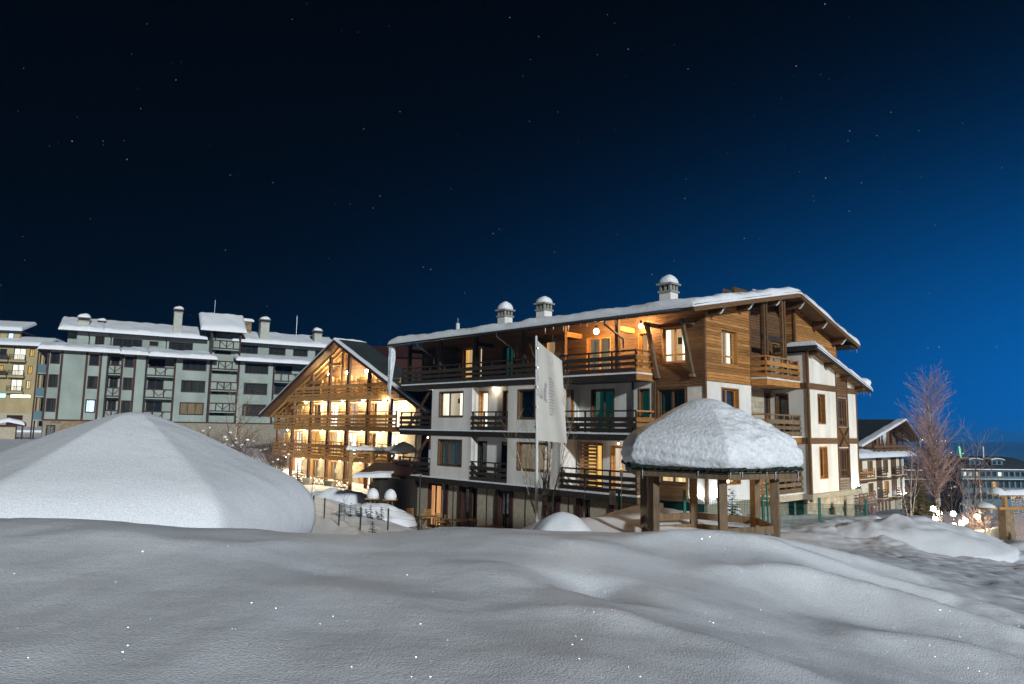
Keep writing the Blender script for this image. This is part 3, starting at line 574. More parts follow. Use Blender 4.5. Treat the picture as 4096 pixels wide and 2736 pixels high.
for h_ in sw: T.window(FG, *h_, 'wood_amber', 'curtain_dark', (.5,), inset=.08)
for v in (4.03, 8.93, 14.17): T.box('corner_board', 'wood_brown', (v-.06, -.04, 8.2), (v+.06, .06, H(v)-.12))
gw2 = [(1.31, 2.88, 6.35, 8.0), (1.31, 2.88, 3.72, 5.25)]
T.wall('gable_lower_wall', 'white_wall', FG, .09, 4.08, 3.0, 8.2, gw2)
T.window(FG, *gw2[0], 'wood_amber', 'curtain_dark', (.45,), inset=.18); T.window(FG, *gw2[1], 'wood_amber', 'lit_warm', (.4,), (.4,), inset=.18, room='room_warm')
# recess in the gable: stone back wall below, boards above
ndr = [(6.72, 7.38, 5.9, 8.02), (6.72, 7.38, 3.2, 5.3)]
sb = T.wall('recess_back', 'mortar', FB, 4.0, 7.5, 2.0, 8.3, ndr, .15)
for h_ in ndr: T.window(FB, *h_, 'wood_brown', 'dark_room', (), name='door', inset=.05)
z = 3.1; k = 0
while z < 8.2:          # stone tiles
    hh = .26; a = 4.02-.2*(k % 2)
    while a < 6.7:
        b = min(a+.3+random.random()*.22, 6.7); c = max(a, 4.02)
        if b-c > .05: T.put('stone', cube('stone'), Matrix.Translation(((c+b)/2, .71-.012, z+hh/2)) @ Matrix.Diagonal((b-c-.012, .035+random.random()*.02, hh-.012, 1)), sb)
        a = b
    z += hh; k += 1
dr3 = [(7.7, 8.55, 8.6, 10.65)]
tb = T.wall('recess_top_wall', 'wood_brown', FB, 4.0, 8.93, 8.5, 13.0, dr3, .15); T.boards('wood_brown', FB, 4.06, 8.9, 8.6, 12.4, .14, dr3, None, tb); T.window(FB, *dr3[0], 'wood_amber', 'curtain_dark', (), name='balcony_door')
for v, sg in ((4.06, 1), (8.93, -1)):
    f = ((v, 0, 0), (0, 1, 0), (sg, 0, 0)); sw_ = T.wall('recess_side', 'wood_brown', f, .0, .71, 8.5, H(v)-.15, (), .05); T.boards('wood_amber' if sg < 0 else 'wood_brown', f, .03, .7, 8.6, H(v)-.2, .135, (), None, sw_)
T.wall('recess_side', 'white_wall', ((4.08, 0, 0), (0, 1, 0), (1, 0, 0)), .0, .71, 2.0, 8.2, (), .05)
rdr = [(-.22, .46, 5.92, 8.0), (-.22, .46, 3.25, 5.3)]
T.wall('return_wall', 'white_wall', FR, -1.2, .71, 3.0, 10.0, rdr, .2)
for h_ in rdr: T.window(FR, *h_, 'wood_brown', 'dark_room', (), name='balcony_door', inset=.08)
T.ball('wall_light', 'pole_white', (7.42, -.1, 8.2), (.05, .16, .09)); T.ball('wall_light', 'pole_white', (7.3, .63, 10.85), (.09, .05, .1))
FGB = ((0, -.78, 0), (1, 0, 0), (0, -1, 0))
for zf, dp in ((8.53, 1.45), (5.84, 1.45), (3.16, 1.45)): balcony(T, FGB, 4.05, 7.49, zf, dp, 'wood_amber' if zf > 8 else 'wood_grey', fas='wood_amber' if zf > 4 else 'stone', edge='white_wall', ends=((4.05, 'wood_amber'),), posts=.85)
for v in (4.2, 4.46, 6.1, 6.36): T.box('balcony_post', 'wood_brown', (v-.07, -.68, 8.6), (v+.07, -.54, H(v)-.2))
T.box('post_beam', 'wood_dark', (4.1, -.66, 10.35), (6.5, -.56, 10.6))
# --- wing with its lean-to roof
H2 = lambda v: 10.22-(v-7.6)*.247
ww = [(8.56, 9.47, 6.5, 8.02), (8.56, 9.53, 3.8, 5.4), (10.98, 12.2, 6.4, 7.92), (11.05, 12.25, 3.75, 5.3)]
T.wall('wing_wall', 'white_wall', FW, 7.56, 13.6, 3.14, 8.24, ww, .25)
T.mb('wing_top', 'white_wall', MB().add([(7.56, -1.2, 8.24), (13.6, -1.2, 8.24), (13.6, -1.2, H2(13.6)-.1), (7.56, -1.2, H2(7.56)-.1)], [(0, 1, 2, 3)]))
for h_ in ww[:2]: T.window(FW, *h_, 'wood_amber', 'curtain_dark', (.5,), inset=.2)
for h_ in ww[2:]: T.window(FW, *h_, 'wood_brown', 'curtain_dark', (.35, .7), (.25,), inset=.1)
T.box('corner_post', 'wood_brown', (7.44, -1.25, 2.75), (7.58, -1.13, 10.1)); T.fbox('wing_edge', 'wood_brown', FW, 13.55, 13.64, -.05, .04, 3.1, 8.5)
for z0, z1 in ((8.2, 8.5), (5.53, 5.82)):
    T.fbox('timber_band', 'wood_brown', FW, 7.58, 10.9, -.02, .035, z0, z1); T.fbox('timber_band', 'wood_brown', FW, 12.32, 13.62, -.02, .035, z0, z1); T.fbox('timber_band', 'wood_brown', FR, -1.14, .7, -.02, .03, z0, z1)
tp = T.fbox('timber_panel', 'wood_brown', FW, 10.9, 12.32, -.02, .012, 5.35, 6.38); T.boards('wood_brown', FW, 10.92, 12.3, 7.94, 9.0, .135, (), None, tp); T.boards('wood_grey', FW, 10.92, 12.3, 3.16, 3.73, .13, (), None, tp); T.boards('wood_brown', FW, 10.92, 12.3, 5.36, 6.36, .14, (), None, tp)
for a, b in (((11.0, -1.26, 5.4), (12.2, -1.26, 6.33)), ((12.2, -1.27, 5.4), (11.0, -1.27, 6.33))): T.bar('cross_timber', 'wood_brown', a, b, .06, .12, tp, (0, 1, 0))
for v in (10.9, 12.32): T.fbox('trim', 'wood_brown', FW, v-.05, v+.05, -.02, .045, 3.16, H2(v)-.15)
T.box('stone_ledge', 'stone', (7.4, -1.3, 2.88), (13.7, -.3, 3.13))
bd = [(10.2, 10.9, -.5, 2.5), (11.9, 12.6, -.5, 2.6)]; bs = T.wall('base_wall', 'mortar', ((0, -.9, 0), (1, 0, 0), (0, -1, 0)), 7.6, 13.5, -1.2, 2.9, bd, .15)
for h_ in bd: T.window(((0, -.9, 0), (1, 0, 0), (0, -1, 0)), *h_, 'wood_brown', 'dark_room', (), name='door', inset=.04)
T.wall('base_wall', 'mortar', ((0, .0, 0), (1, 0, 0), (0, -1, 0)), .0, 7.6, -1.2, 3.0, (), .15)
z = .9; k = 0
while z < 2.85:
    a = 7.62-.2*(k % 2)
    while a < 13.5:
        b = min(a+.34+random.random()*.25, 13.5); c = max(a, 7.62)
        if b-c > .05 and not any(h_[0]-.02 < (b+c)/2 < h_[1]+.02 and z < h_[3] for h_ in bd): T.put('stone', cube('stone'), Matrix.Translation(((c+b)/2, -.91, z+.14)) @ Matrix.Diagonal((b-c-.012, .035+random.random()*.02, .268, 1)), bs)
        a = b
    z += .28; k += 1
# --- roofs
def roof_slab(T, name, m, v0, v1, u0, u1, hf, t, parent=None):
    mb = MB(); mb.add([(v0, u0, hf(v0)-t), (v1, u0, hf(v1)-t), (v1, u1, hf(v1)-t), (v0, u1, hf(v0)-t), (v0, u0, hf(v0)), (v1, u0, hf(v1)), (v1, u1, hf(v1)), (v0, u1, hf(v0))], CUBE_F); return T.mb(name, m, mb, parent)
ra = roof_slab(T, 'roof', 'soffit', -2.38, 7.55, -.9, 20.25, H, .15); rb = roof_slab(T, 'roof', 'soffit', 7.551, 15.2, -.9, 20.25, H, .15)
for v0, v1, r in ((-2.38, 7.55, ra), (7.55, 15.2, rb)): T.bar('verge_board', 'wood_brown', (v0, -.94, H(v0)-.1), (v1, -.94, H(v1)-.1), .06, .3, r)
T.box('eave_board', 'wood_dark', (-2.43, -.9, 10.84), (-2.385, 20.25, 11.08), ra)
T.snow(-2.45, 15.25, -.98, 20.3, lambda a, b: H(a), .3, .3, parent=ra, nx=40, ny=70, amp=.06, seed=1)
gt = MB().tube([(-2.5, -.4, 10.93), (-2.5, 20.2, 10.93)], .07, 8, True); T.mb('gutter', 'dark_metal', gt, ra, True)
for u in (17.2, 10.5, 3.5): T.mb('downpipe', 'dark_metal', MB().tube([(-2.5, u, 10.92), (-2.5, u, 10.7), (-1.45, u-.25, 10.1), (-1.45, u-.25, 9.7)], .045, 8), ra, True)
T.mb('downpipe', 'dark_metal', MB().tube([(-.1, 3.72, 8.25), (-.1, 3.72, 5.9)], .05, 8), None, True)
for v in (.35, 2.9, 5.7, 8.3, 11.1, 13.6):      # carved purlin ends under the verge
    zt = H(v)-.16; pr = [(0.6, 0), (-.78, 0), (-.78, -.1), (-.7, -.14), (-.66, -.24), (-.55, -.3), (-.5, -.34), (.6, -.34)]
    mb = MB(); n = len(pr); mb.v = [(v-.09, y, zt+q) for y, q in pr]+[(v+.09, y, zt+q) for y, q in pr]; mb.f = [tuple(range(n)), tuple(range(2*n-1, n-1, -1))]+[(i, (i+1) % n, (i+1) % n+n, i+n) for i in range(n)]
    b = T.mb('bracket', 'wood_brown', mb); T.mb('ice_edge', 'snow_roof', MB().tube([(v, -.8, zt-.02), (v, -.8, zt-.1), (v, -.72, zt-.17), (v, -.66, zt-.28), (v, -.55, zt-.35)], .035, 6), b, True)
T.bar('end_post', 'wood_dark', (14.6, .3, 8.6), (14.6, .3, 11.0), .16, .16); T.box('end_beam', 'wood_dark', (14.1, -.85, 10.85), (15.1, .4, 11.02))
rw = roof_slab(T, 'wing_roof', 'soffit', 7.35, 14.6, -1.68, .0, H2, .12)
T.bar('verge_board', 'wood_dark', (7.35, -1.71, H2(7.35)-.08), (14.6, -1.71, H2(14.6)-.08), .05, .24, rw); T.box('head_board', 'wood_dark', (7.28, -1.7, H2(7.35)-.22), (7.345, .35, H2(7.35)+.03), rw)
T.snow(7.5, 14.72, -1.74, -.02, lambda a, b: H2(a), .36, .32, parent=rw, nx=30, ny=8, amp=.05, seed=4); T.ball('snow_lump', 'snow_roof', (14.3, -1.3, H2(14.3)+.3), (.45, .5, .3), rw, 2)
for v in (7.75, 9.6, 11.6, 13.6): T.box('rafter_end', 'wood_brown', (v-.1, -1.66, H2(v)-.34), (v+.1, -1.2, H2(v)-.15), rw)
for v in np.arange(8.1, 14.5, .42): T.box('soffit_batten', 'wood_gold', (v-.03, -1.66, H2(v)-.155), (v+.03, -1.22, H2(v)-.125), rw)
# eave icicles, and the long one at the far left corner
mb = MB(); q = random.Random(3)
for i in range(9): mb.tube([(-2.42+q.random()*.2, 20.15-i*.04, 10.95), (-2.4+q.random()*.2, 20.15-i*.04, 10.2), (-2.38, 20.15-i*.03, 8.9-q.random()*1.0), (-2.38, 20.15-i*.03, 8.2-q.random()*.6)], [.11, .09, .05, .005], 6)
T.mb('icicle', 'ice', mb, ra, True)
for i in range(26):
    v = 15.1 if i < 4 else None
    if v: T.mb('icicle', 'ice', MB().tube([(15.15, -.8+i*.12, 10.95), (15.15, -.8+i*.12, 10.95-.15-q.random()*.2)], [.025, .003], 5), rb, True)
    elif i < 14: T.mb('icicle', 'ice', MB().tube([(14.62, -1.6+(i-4)*.16, H2(14.6)-.1), (14.62, -1.6+(i-4)*.16, H2(14.6)-.25-q.random()*.15)], [.02, .003], 5), rw, True)
    else: u = 1.0+(i-14)*.55+q.random()*.3; T.mb('icicle', 'ice', MB().tube([(-2.42, u, 10.86), (-2.42, u, 10.86-.12-q.random()*.2)], [.025, .003], 5), ra, True)
for c, w, z1 in (((3.3, 15.95), .66, 12.95), ((3.3, 12.6), .66, 12.98), ((3.3, 3.95), .66, 12.98), ((9.0, 2.3), .66, 12.75)): T.chimney(c, w, 11.5, z1)
T.mb('vent_pipe', 'pole_white', MB().tube([(2.6, 19.7, 11.9), (2.6, 19.7, 12.85)], .13, 10, True), None, True); T.mb('aerial', 'steel', MB().tube([(2.6, 19.7, 12.85), (2.6, 19.7, 13.2)], .015, 5))
T.box('interior', 'dark_room', (1.2, 1.5, -1), (13.4, 19.3, 10.6))
LO = T
def lw(v, u, z): p = Matrix.Rotation(LRZ, 4, 'Z') @ Vector((v, u, z)); return (p.x+LODGE[0], p.y+LODGE[1], z)
# --- lamps on the lodge
def lamp(label, loc, r, m, group, holder='dark_metal', drop=.15, name='balcony_lamp', P=100):
    t = Thing(name, label, 'lamp', loc, 0, group); t.ball('bulb', m, (0, 0, 0), r, None, 2); light(t.root, m, (0, 0, 0), r, P); t.mb('holder', holder, MB().tube([(0, 0, r*.8), (0, 0, r+drop)], r*.45, 8, True), None, True); return t
lamp('brightest warm lamp under the lodge eave above the flag-side balcony', lw(-1.25, 4.95, 10.62), .13, 'bulb_warm', 'lamps under the lodge eave', P=360)
lamp('smaller amber lamp above the lit balcony door at the lodge balcony end', lw(-.45, 3.0, 10.78), .1, 'bulb_warm', 'lamps under the lodge eave', P=190)
def uplight(label, loc, d):
    t = Thing('wall_uplight', label, 'lamp', loc, 0, 'white uplights at the lodge walls'); t.mb('housing', 'dark_metal', MB().tube([(0, 0, -.14), (0, 0, .0)], .09, 10, True), None, True); t.ball('bulb', 'bulb_white', (0, 0, .03), (.045, .045, .03), None, 1); light(t.root, 'bulb_white', (0, 0, .05), .04, 30); t.bar('arm', 'dark_metal', (0, 0, -.1), (d[0], d[1], -.1), .03, .03)
uplight('white uplight on the lodge front wall just left of its corner', lw(-.17, .5, 3.3), (.12, .1)); uplight('white uplight on the lodge gable wall just right of its corner', lw(.8, -.17, 3.3), (-.1, .12)); uplight('white uplight at the lower right end of the white wing', lw(13.1, -1.36, 3.3), (-.1, .1))
for label, c in (('small ceiling lamp in the lower right lodge balcony recess', (-.7, 4.1, 5.42)), ('small ceiling lamp in the upper middle lodge balcony recess', (-1.15, 12.1, 8.12)), ('small ceiling lamp over the upper left end balcony of the lodge', (-.6, 18.0, 8.12)), ('small ceiling lamp over the lower left end balcony of the lodge', (-.6, 18.4, 5.42))):
    lamp(label, lw(*c), .045, 'bulb_small', 'small ceiling lamps over the lodge balconies', 'pole_white', .08, P=14)
# ---------------------------------------------------------------- the lit gabled chalet left of the lodge (same axes as the lodge)
GO = (-23.65, 72.0, 0)
T = Thing('chalet', 'brightly lit timber chalet with a steep gable and stacked wooden balconies', 'building', GO, LRZ)
G0 = ((0, 0, 0), (0, 1, 0), (-1, 0, 0)); G1 = ((1.8, 0, 0), (0, 1, 0), (-1, 0, 0))
AP, EZ = -12.4, 7.05; HG = lambda u: 13.62-(u-AP)*.472 if u > AP else 13.62-(AP-u)*.472
BAYS = [.45, -3.55, -6.85, -10.3, -13.6, -16.9, -20.5]
# walls behind the balconies
fl1 = [(-2.5, -.87, 3.15, 5.5), (-5.75, -4.13, 3.15, 5.5), (-8.98, -7.65, 3.15, 5.5), (-12.34, -10.67, 3.15, 5.5), (-15.4, -14.1, 3.15, 5.5), (-18.74, -17.5, 3.15, 5.5)]
fl2 = [(-5.78, -4.07, 5.8, 8.13), (-9.0, -7.4, 5.8, 8.13), (-12.3, -10.9, 5.8, 8.13), (-15.4, -14.3, 5.8, 8.13), (-18.8, -17.45, 5.8, 8.13)]
T.wall('wall', 'cream_wall', G1, -21, .45, 3.05, 5.6, fl1, .2); T.wall('wall', 'cream_wall', G1, -21, -.3, 5.7, 8.2, fl2, .2)
for h_, c in zip(fl1, ('lit_white', 'lit_gold', 'lit_warm', 'lit_bright', 'curtain_dark', 'lit_bright')): T.window(G1, *h_, 'wood_amber', c, (.5,), name='balcony_door', inset=.06)
for h_, c in zip(fl2, ('curtain_dark', 'lit_bright', 'lit_pink', 'curtain_dark', 'lit_bright')): T.window(G1, *h_, 'wood_amber', c, (.5,), name='balcony_door', inset=.06)
g0 = [(-2.5, -.85, .9, 2.86), (-5.9, -4.6, .9, 2.86), (-9.2, -7.9, .9, 2.86), (-11.9, -10.8, .9, 2.86), (-15.1, -13.75, .9, 2.86), (-18.2, -17.0, .9, 2.86)]
gw = T.wall('ground_wall', 'mortar', G1, -21, .45, .0, 3.0, g0, .2)
for h_, c in zip(g0, ('lit_bright', 'lit_dim', 'lit_dim', 'lit_dim', 'lit_bright', 'lit_warm')): T.window(G1, *h_, 'wood_gold', c, (.55,), name='glazed_door', inset=.06)
for h_ in g0: T.fbox('pilaster', 'wood_gold', G1, h_[1]+.05, h_[1]+.4, -.02, .08, .4, 2.95)
z = .5; k = 0
while z < 2.95:
    a = -20.8-.3*(k % 2)
    while a < .4:
        b = min(a+.55+random.random()*.5, .42); c = max(a, -20.8)
        if b-c > .1 and not any(h_[0]-.05 < (b+c)/2 < h_[1]+.45 for h_ in g0): T.put('stone', cube('stone'), Matrix.Translation((1.79, (c+b)/2, z+.2)) @ Matrix.Diagonal((.05+random.random()*.03, b-c-.02, .385, 1)), gw)
        a = b
    z += .4; k += 1
tw = T.mb('gable_wall', 'wood_brown', MB().add([(1.8, u, z) for u, z in ((-21, 8.3), (-1.6, 8.3), (-1.6, HG(-1.6)-.3), (AP, 13.2), (-21, HG(-21)-.3))], [(0, 1, 2, 3, 4)]))
LG = lambda z: (AP-(13.3-z)/.472, AP+(13.3-z)/.472)
T.boards('wood_brown', G1, -20.9, -1.7, 8.35, 13.2, .2, (), LG, tw, split=6)
T.mb('end_wall', 'cream_wall', MB().add([(1.8, .45, 0), (2.2, .45, 0), (2.2, .45, HG(.45)-.3), (1.8, .45, HG(.45)-.3)], [(0, 1, 2, 3)]))
tg = [(-10.0, -8.6, 8.4, 10.5), (-13.3, -12.0, 8.4, 10.5), (-16.4, -15.1, 8.4, 10.5), (-19.4, -18.2, 8.4, 10.5)]
for h_, c in zip(tg, ('lit_dim', 'lit_dim', 'lit_dim', 'lit_bright')): T.window(((1.72, 0, 0), (0, 1, 0), (-1, 0, 0)), *h_, 'wood_amber', c, (.5,), name='balcony_door', inset=.02)
# balconies
GP = ((.12, .32), (.44, .6), (.72, 1.02))
for zf, a0, a1 in ((3.35, -20.6, .1), (5.98, -20.9, .05), (8.62, -21.2, -2.4)): balcony(T, G0, a0, a1, zf, 1.8, 'wood_gold', GP, 1.28, 'wood_gold', 'wood_gold', posts=1.55, fh=.34, ends=((a1, 'wood_gold'),))
# posts
for u in (-3.68, -7.1, -10.28, -13.44, -16.7, -19.95):
    zt = min(HG(u)-.35, 12.6); T.box('balcony_post', 'timber_red', (-.02, u-.13, .6), (.2, u+.13, zt))
    T.box('post_strip', 'wood_gold', (.0, u+.14, 3.4), (.12, u+.24, zt))
T.box('balcony_post', 'timber_red', (-.02, -.75, 3.4), (.2, -.5, 7.0))
for u, z in ((-7.1, 9.9), (-10.3, 11.4), (-3.7, 7.6)): T.box('collar_beam', 'wood_gold', (-.05, u-1.9, z), (.12, u+.3, z+.25))
# slatted screens, one in every bay and floor
for zf, us in ((8.7, ((-9.75, -7.45), (-13.0, -10.8), (-16.2, -14.0))), (6.05, ((-3.2, -.7), (-6.5, -4.0), (-9.8, -8.2), (-13.0, -10.9), (-16.3, -14.0))), (3.42, ((-3.0, -.7), (-6.4, -4.2), (-9.7, -7.6), (-13.0, -11.6), (-16.4, -14.1)))):
    for a0, a1 in us: screen(T, ((.75, 0, 0), (0, 1, 0), (-1, 0, 0)), a0, a1, zf, zf+1.78, 'wood_gold', 0, .15)
# roof
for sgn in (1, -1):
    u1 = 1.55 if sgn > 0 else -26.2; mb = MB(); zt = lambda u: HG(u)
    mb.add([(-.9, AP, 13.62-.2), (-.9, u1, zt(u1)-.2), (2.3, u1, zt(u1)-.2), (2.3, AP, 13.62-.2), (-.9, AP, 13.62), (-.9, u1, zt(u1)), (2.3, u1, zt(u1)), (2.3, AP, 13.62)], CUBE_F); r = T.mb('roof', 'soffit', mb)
    T.bar('verge_board', 'timber_red', (-.93, AP, 13.45), (-.93, u1, zt(u1)-.17), .08, .34, r)
    for k in range(1, 4): d = k*.45; T.bar('rafter', 'wood_gold', (-.5+k*.55, AP+sgn*.1, 13.3), (-.5+k*.55, u1-sgn*.2, zt(u1)-.3), .12, .2, r)
    if sgn > 0: T.snow(-1.0, 2.4, AP, u1, lambda a, b: HG(b), .26, .3, parent=r, nx=8, ny=16, amp=.04, seed=7)
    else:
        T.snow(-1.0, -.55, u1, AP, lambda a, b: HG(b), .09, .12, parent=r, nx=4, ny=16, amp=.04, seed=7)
        T.mb('dark_slope', 'roof_dark', MB().add([(-.5, u1, HG(u1)+.03), (-.5, AP, 13.65), (2.3, AP, 13.65), (2.3, u1, HG(u1)+.03)], [(0, 1, 2, 3)]), r)  # dark sheet laid where the snow is only in shade
T.box('king_post', 'wood_gold', (-.05, AP-.15, 9.6), (.2, AP+.1, 13.3)); T.box('interior', 'dark_room', (2.5, -20, 0), (4.0, -1.5, 8.2))
# terrace railing with crossed bars
tr = T.box('terrace_wall', 'stone', (-2.6, -17, .3), (-2.3, 1.2, 1.05))
for i in range(5):
    a = -1.0-i*3.6; T.box('terrace_pier', 'stone', (-2.65, a-.6, .3), (-2.25, a+.6, 1.55), tr)
    b0, b1 = a-3.0, a-.6
    T.box('rail', 'wood_gold', (-2.5, b0, 1.68), (-2.38, b1+.1, 1.78), tr); T.box('rail', 'wood_gold', (-2.48, b0, 1.12), (-2.4, b1, 1.2), tr)
    for j in range(3):
        c0, c1 = b0+(b1-b0)*j/3, b0+(b1-b0)*(j+1)/3
        T.bar('cross_bar', 'wood_gold', (-2.44, c0, 1.18), (-2.44, c1, 1.7), .04, .06, tr, (1, 0, 0)); T.bar('cross_bar', 'wood_gold', (-2.43, c1, 1.18), (-2.43, c0, 1.7), .04, .06, tr, (1, 0, 0))
def gw_(v, u, z): p = Matrix.Rotation(LRZ, 4, 'Z') @ Vector((v, u, z)); return (p.x+GO[0], p.y+GO[1], z)
names = ['left', 'middle', 'right']
for i, u in enumerate((-9.2, -12.3, -15.4)): lamp(f'{names[i]} of three bright lamps under the chalet gable', gw_(.6, u, 10.75), .17, 'bulb_gable', 'bright lamps under the chalet gable', P=420)
lamp('small lamp under the upper chalet balcony at its left', gw_(.45, -6.4, 8.15), .10, 'bulb_gable', 'small lamps under the upper chalet balcony', P=120); lamp('small lamp under the upper chalet balcony near the lodge eave icicle', gw_(-.15, -19.3, 8.12), .13, 'bulb_gable', 'small lamps under the upper chalet balcony', P=200)
for zc_, lev in ((8.05, 'middle'), (5.45, 'lower'), (2.85, 'ground')):
    for i, u in enumerate((-2.0, -5.4, -8.7, -12.0, -15.3, -18.5)):
        if lev == 'middle' and i == 0: continue
        lamp(f'{("first", "second", "third", "fourth", "fifth", "sixth")[i]} ceiling lamp from the left over the {lev} floor of the lit chalet', gw_(.4, u, zc_+.1), .06, 'bulb_ceiling', f'ceiling lamps over the {lev} floor of the chalet', name='ceiling_lamp', drop=.1, P=260)

# ---------------------------------------------------------------- the long apartment block on the left (local x along the front, y inwards)
T = Thing('apartment_block', 'long apartment block with dim light in its wall colour, snowy stepped roofs and dark timber stripes', 'building', (-53.07, 82, 0), rad(29))
A0 = ((0, 0, 0), (1, 0, 0), (0, -1, 0)); A1 = ((0, 1.3, 0), (1, 0, 0), (0, -1, 0)); A2 = ((0, 2.2, 0), (1, 0, 0), (0, -1, 0))
ROWS = ((12.6, 13.95), (9.88, 11.4), (7.08, 8.65))
def section(a0, a1, wins, glows={}, wide=False):
    hs = [(b0, b1, z0, z1) for b0, b1 in wins for z0, z1 in ROWS]; T.wall('facade', 'dimmed_plaster', A0, a0, a1, 6.22, 14.15, hs, .2)
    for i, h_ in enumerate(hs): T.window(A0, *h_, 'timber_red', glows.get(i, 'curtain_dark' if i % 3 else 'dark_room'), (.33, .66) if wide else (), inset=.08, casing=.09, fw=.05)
    for a in (a0, a1): T.wall('facade_return', 'dimmed_plaster', ((a, 0, 0), (0, 1, 0), (1 if a == a1 else -1, 0, 0)), 0, 1.3, 6.22, 14.15, (), .1)
section(-.31, 5.7, [(-.13, .84), (3.74, 4.8)], {5: 'lit_blue'}); section(7.2, 9.8, [(7.4, 8.43)]); section(12.95, 17.14, [(13.78, 16.56)], {2: 'lit_dim'}, True); section(20.4, 24.82, [(21.15, 24.1)], {}, True)
for a in (-.31, 1.02, 3.5, 4.95, 5.7, 7.2, 8.56, 9.8, 12.95, 17.1, 20.42, 24.8): T.fbox('timber_strip', 'timber_red', A0, a-.12, a+.12, -.02, .06, 6.22, 14.15)
T.fbox('base_band', 'timber_red', A0, -.4, 33, -.02, .07, 6.1, 6.24)
def bay(a0, a1, rows, win, y=A1, top=14.15, bot=6.22):
    hs = [(win[0], win[1], z0, z1) for z0, z1 in ROWS if z1 < top] + ([(win[0], win[1], 15.0, 16.6)] if top > 15 else [])
    T.wall('bay_wall', 'dimmed_plaster', y, a0, a1, bot, top, hs, .15)
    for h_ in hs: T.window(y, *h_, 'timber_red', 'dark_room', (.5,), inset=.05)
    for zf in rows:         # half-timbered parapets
        s = T.fbox('parapet', 'dimmed_plaster', A0, a0, a1, -.12, -.04, zf, zf+1.0); T.fbox('slab', 'dimmed_plaster', A0, a0, a1, -1.3, -.03, zf-.14, zf, s)
        for z in (zf, zf+.98): T.fbox('rail', 'timber_red', A0, a0, a1, -.05, .04, z, z+.13, s)
        n = max(2, round((a1-a0)/.9)+1); st = (a1-a0)/(n-1)
        for i in range(n): a = a0+st*i; T.fbox('stud', 'timber_red', A0, a-.07, a+.07, -.04, .03, zf+.1, zf+.98, s)
        m_ = (a0+a1)/2
        for sg in (-1, 1): T.bar('strut', 'timber_red', (m_, -.015, zf+.25), (m_+sg*min(.75, (a1-a0)/2), -.015, zf+.95), .06, .13, s, (0, 1, 0))
bay(5.7, 7.2, (11.75, 9.05, 6.35), (6.0, 6.9)); bay(9.8, 12.95, (11.75, 9.05, 6.35), (10.1, 11.9)); bay(17.14, 20.4, (15.6, 12.95, 10.3, 7.6), (17.5, 19.5), A1, 17.7); bay(24.82, 31.5, (11.75, 9.05, 6.35), (25.2, 27.4))
T.wall('facade', 'dimmed_plaster', A0, 31.5, 34, 6.22, 14.15)
# stone base
bh_ = [(.1, 1.0, 4.1, 5.6)]; sbp = T.wall('stone_base', 'mortar', A0, -.31, 33, 2.5, 6.1, bh_, .15); T.window(A0, *bh_[0], 'timber_red', 'curtain_dark', (), inset=.06)
z = 3.4; k = 0; cnt = 0
while z < 6.05:
    a = -.3-.2*(k % 2)
    while a < 9:
        b = a+.4+random.random()*.5; c = max(a, -.3)
        if not (c < 1.05 and b > .05 and z < 5.6 and z+.24 > 4.1): T.put('stone', cube('stone_brown'), Matrix.Translation(((c+b)/2, -.01, z+.12)) @ Matrix.Diagonal((b-c-.03, .06+random.random()*.06, .22, 1)), sbp)
        a = b
    z += .24; k += 1
# left end wall with its balconies
FE = ((-.31, 0, 0), (0, 1, 0), (-1, 0, 0)); T.wall('end_wall', 'dimmed_plaster', FE, 0, 11, 3, 14.15, (), .1)
for zf in (11.6, 8.9, 6.2): s = T.fbox('end_balcony', 'dimmed_plaster', FE, 1.0, 4.0, 0, 1.1, zf-.15, zf); T.fbox('balcony_panel', 'facade_teal', FE, 1.0, 4.0, 1.05, 1.1, zf, zf+.95, s); T.fbox('balcony_side', 'facade_teal', FE, .95, 1.0, 0, 1.1, zf, zf+.95, s)
for y in (1.0, 4.0): T.box('balcony_post', 'timber_red', (-1.45, y-.08, 3.5), (-1.3, y+.08, 14))
# lower roof and its snow
HL = lambda y: 14.25+(y+.9)*.23
def lroof(x0, x1, seed, dy=0.):
    e = -.9-dy; mb = MB(); mb.add([(x0, e, HL(e)-.18), (x1, e, HL(e)-.18), (x1, 2.3, HL(2.3)-.18), (x0, 2.3, HL(2.3)-.18), (x0, e, HL(e)), (x1, e, HL(e)), (x1, 2.3, HL(2.3)), (x0, 2.3, HL(2.3))], CUBE_F); r = T.mb('lower_roof', 'timber_red', mb); T.snow(x0-.05, x1+.05, e-.1, 2.25, lambda a, b: HL(b), .42, .4, parent=r, nx=16, ny=6, amp=.07, seed=seed)
lroof(-1.3, 6.9, 1); lroof(6.95, 9.9, 2, .35); lroof(9.95, 17.6, 3, .7); lroof(19.9, 33, 4, .3)
mb = MB().add([(-1.4, -.9, 14.1), (-1.4, 11, 14.1), (1.2, 11, 14.5), (1.2, 2.2, 14.5)], [(0, 1, 2, 3)]); T.mb('hip_roof', 'timber_red', mb); T.snow(-1.45, 1.3, -.6, 11, lambda a, b: 14.15+(a+1.4)*.15, .42, .5, nx=6, ny=14, amp=.04, seed=8)
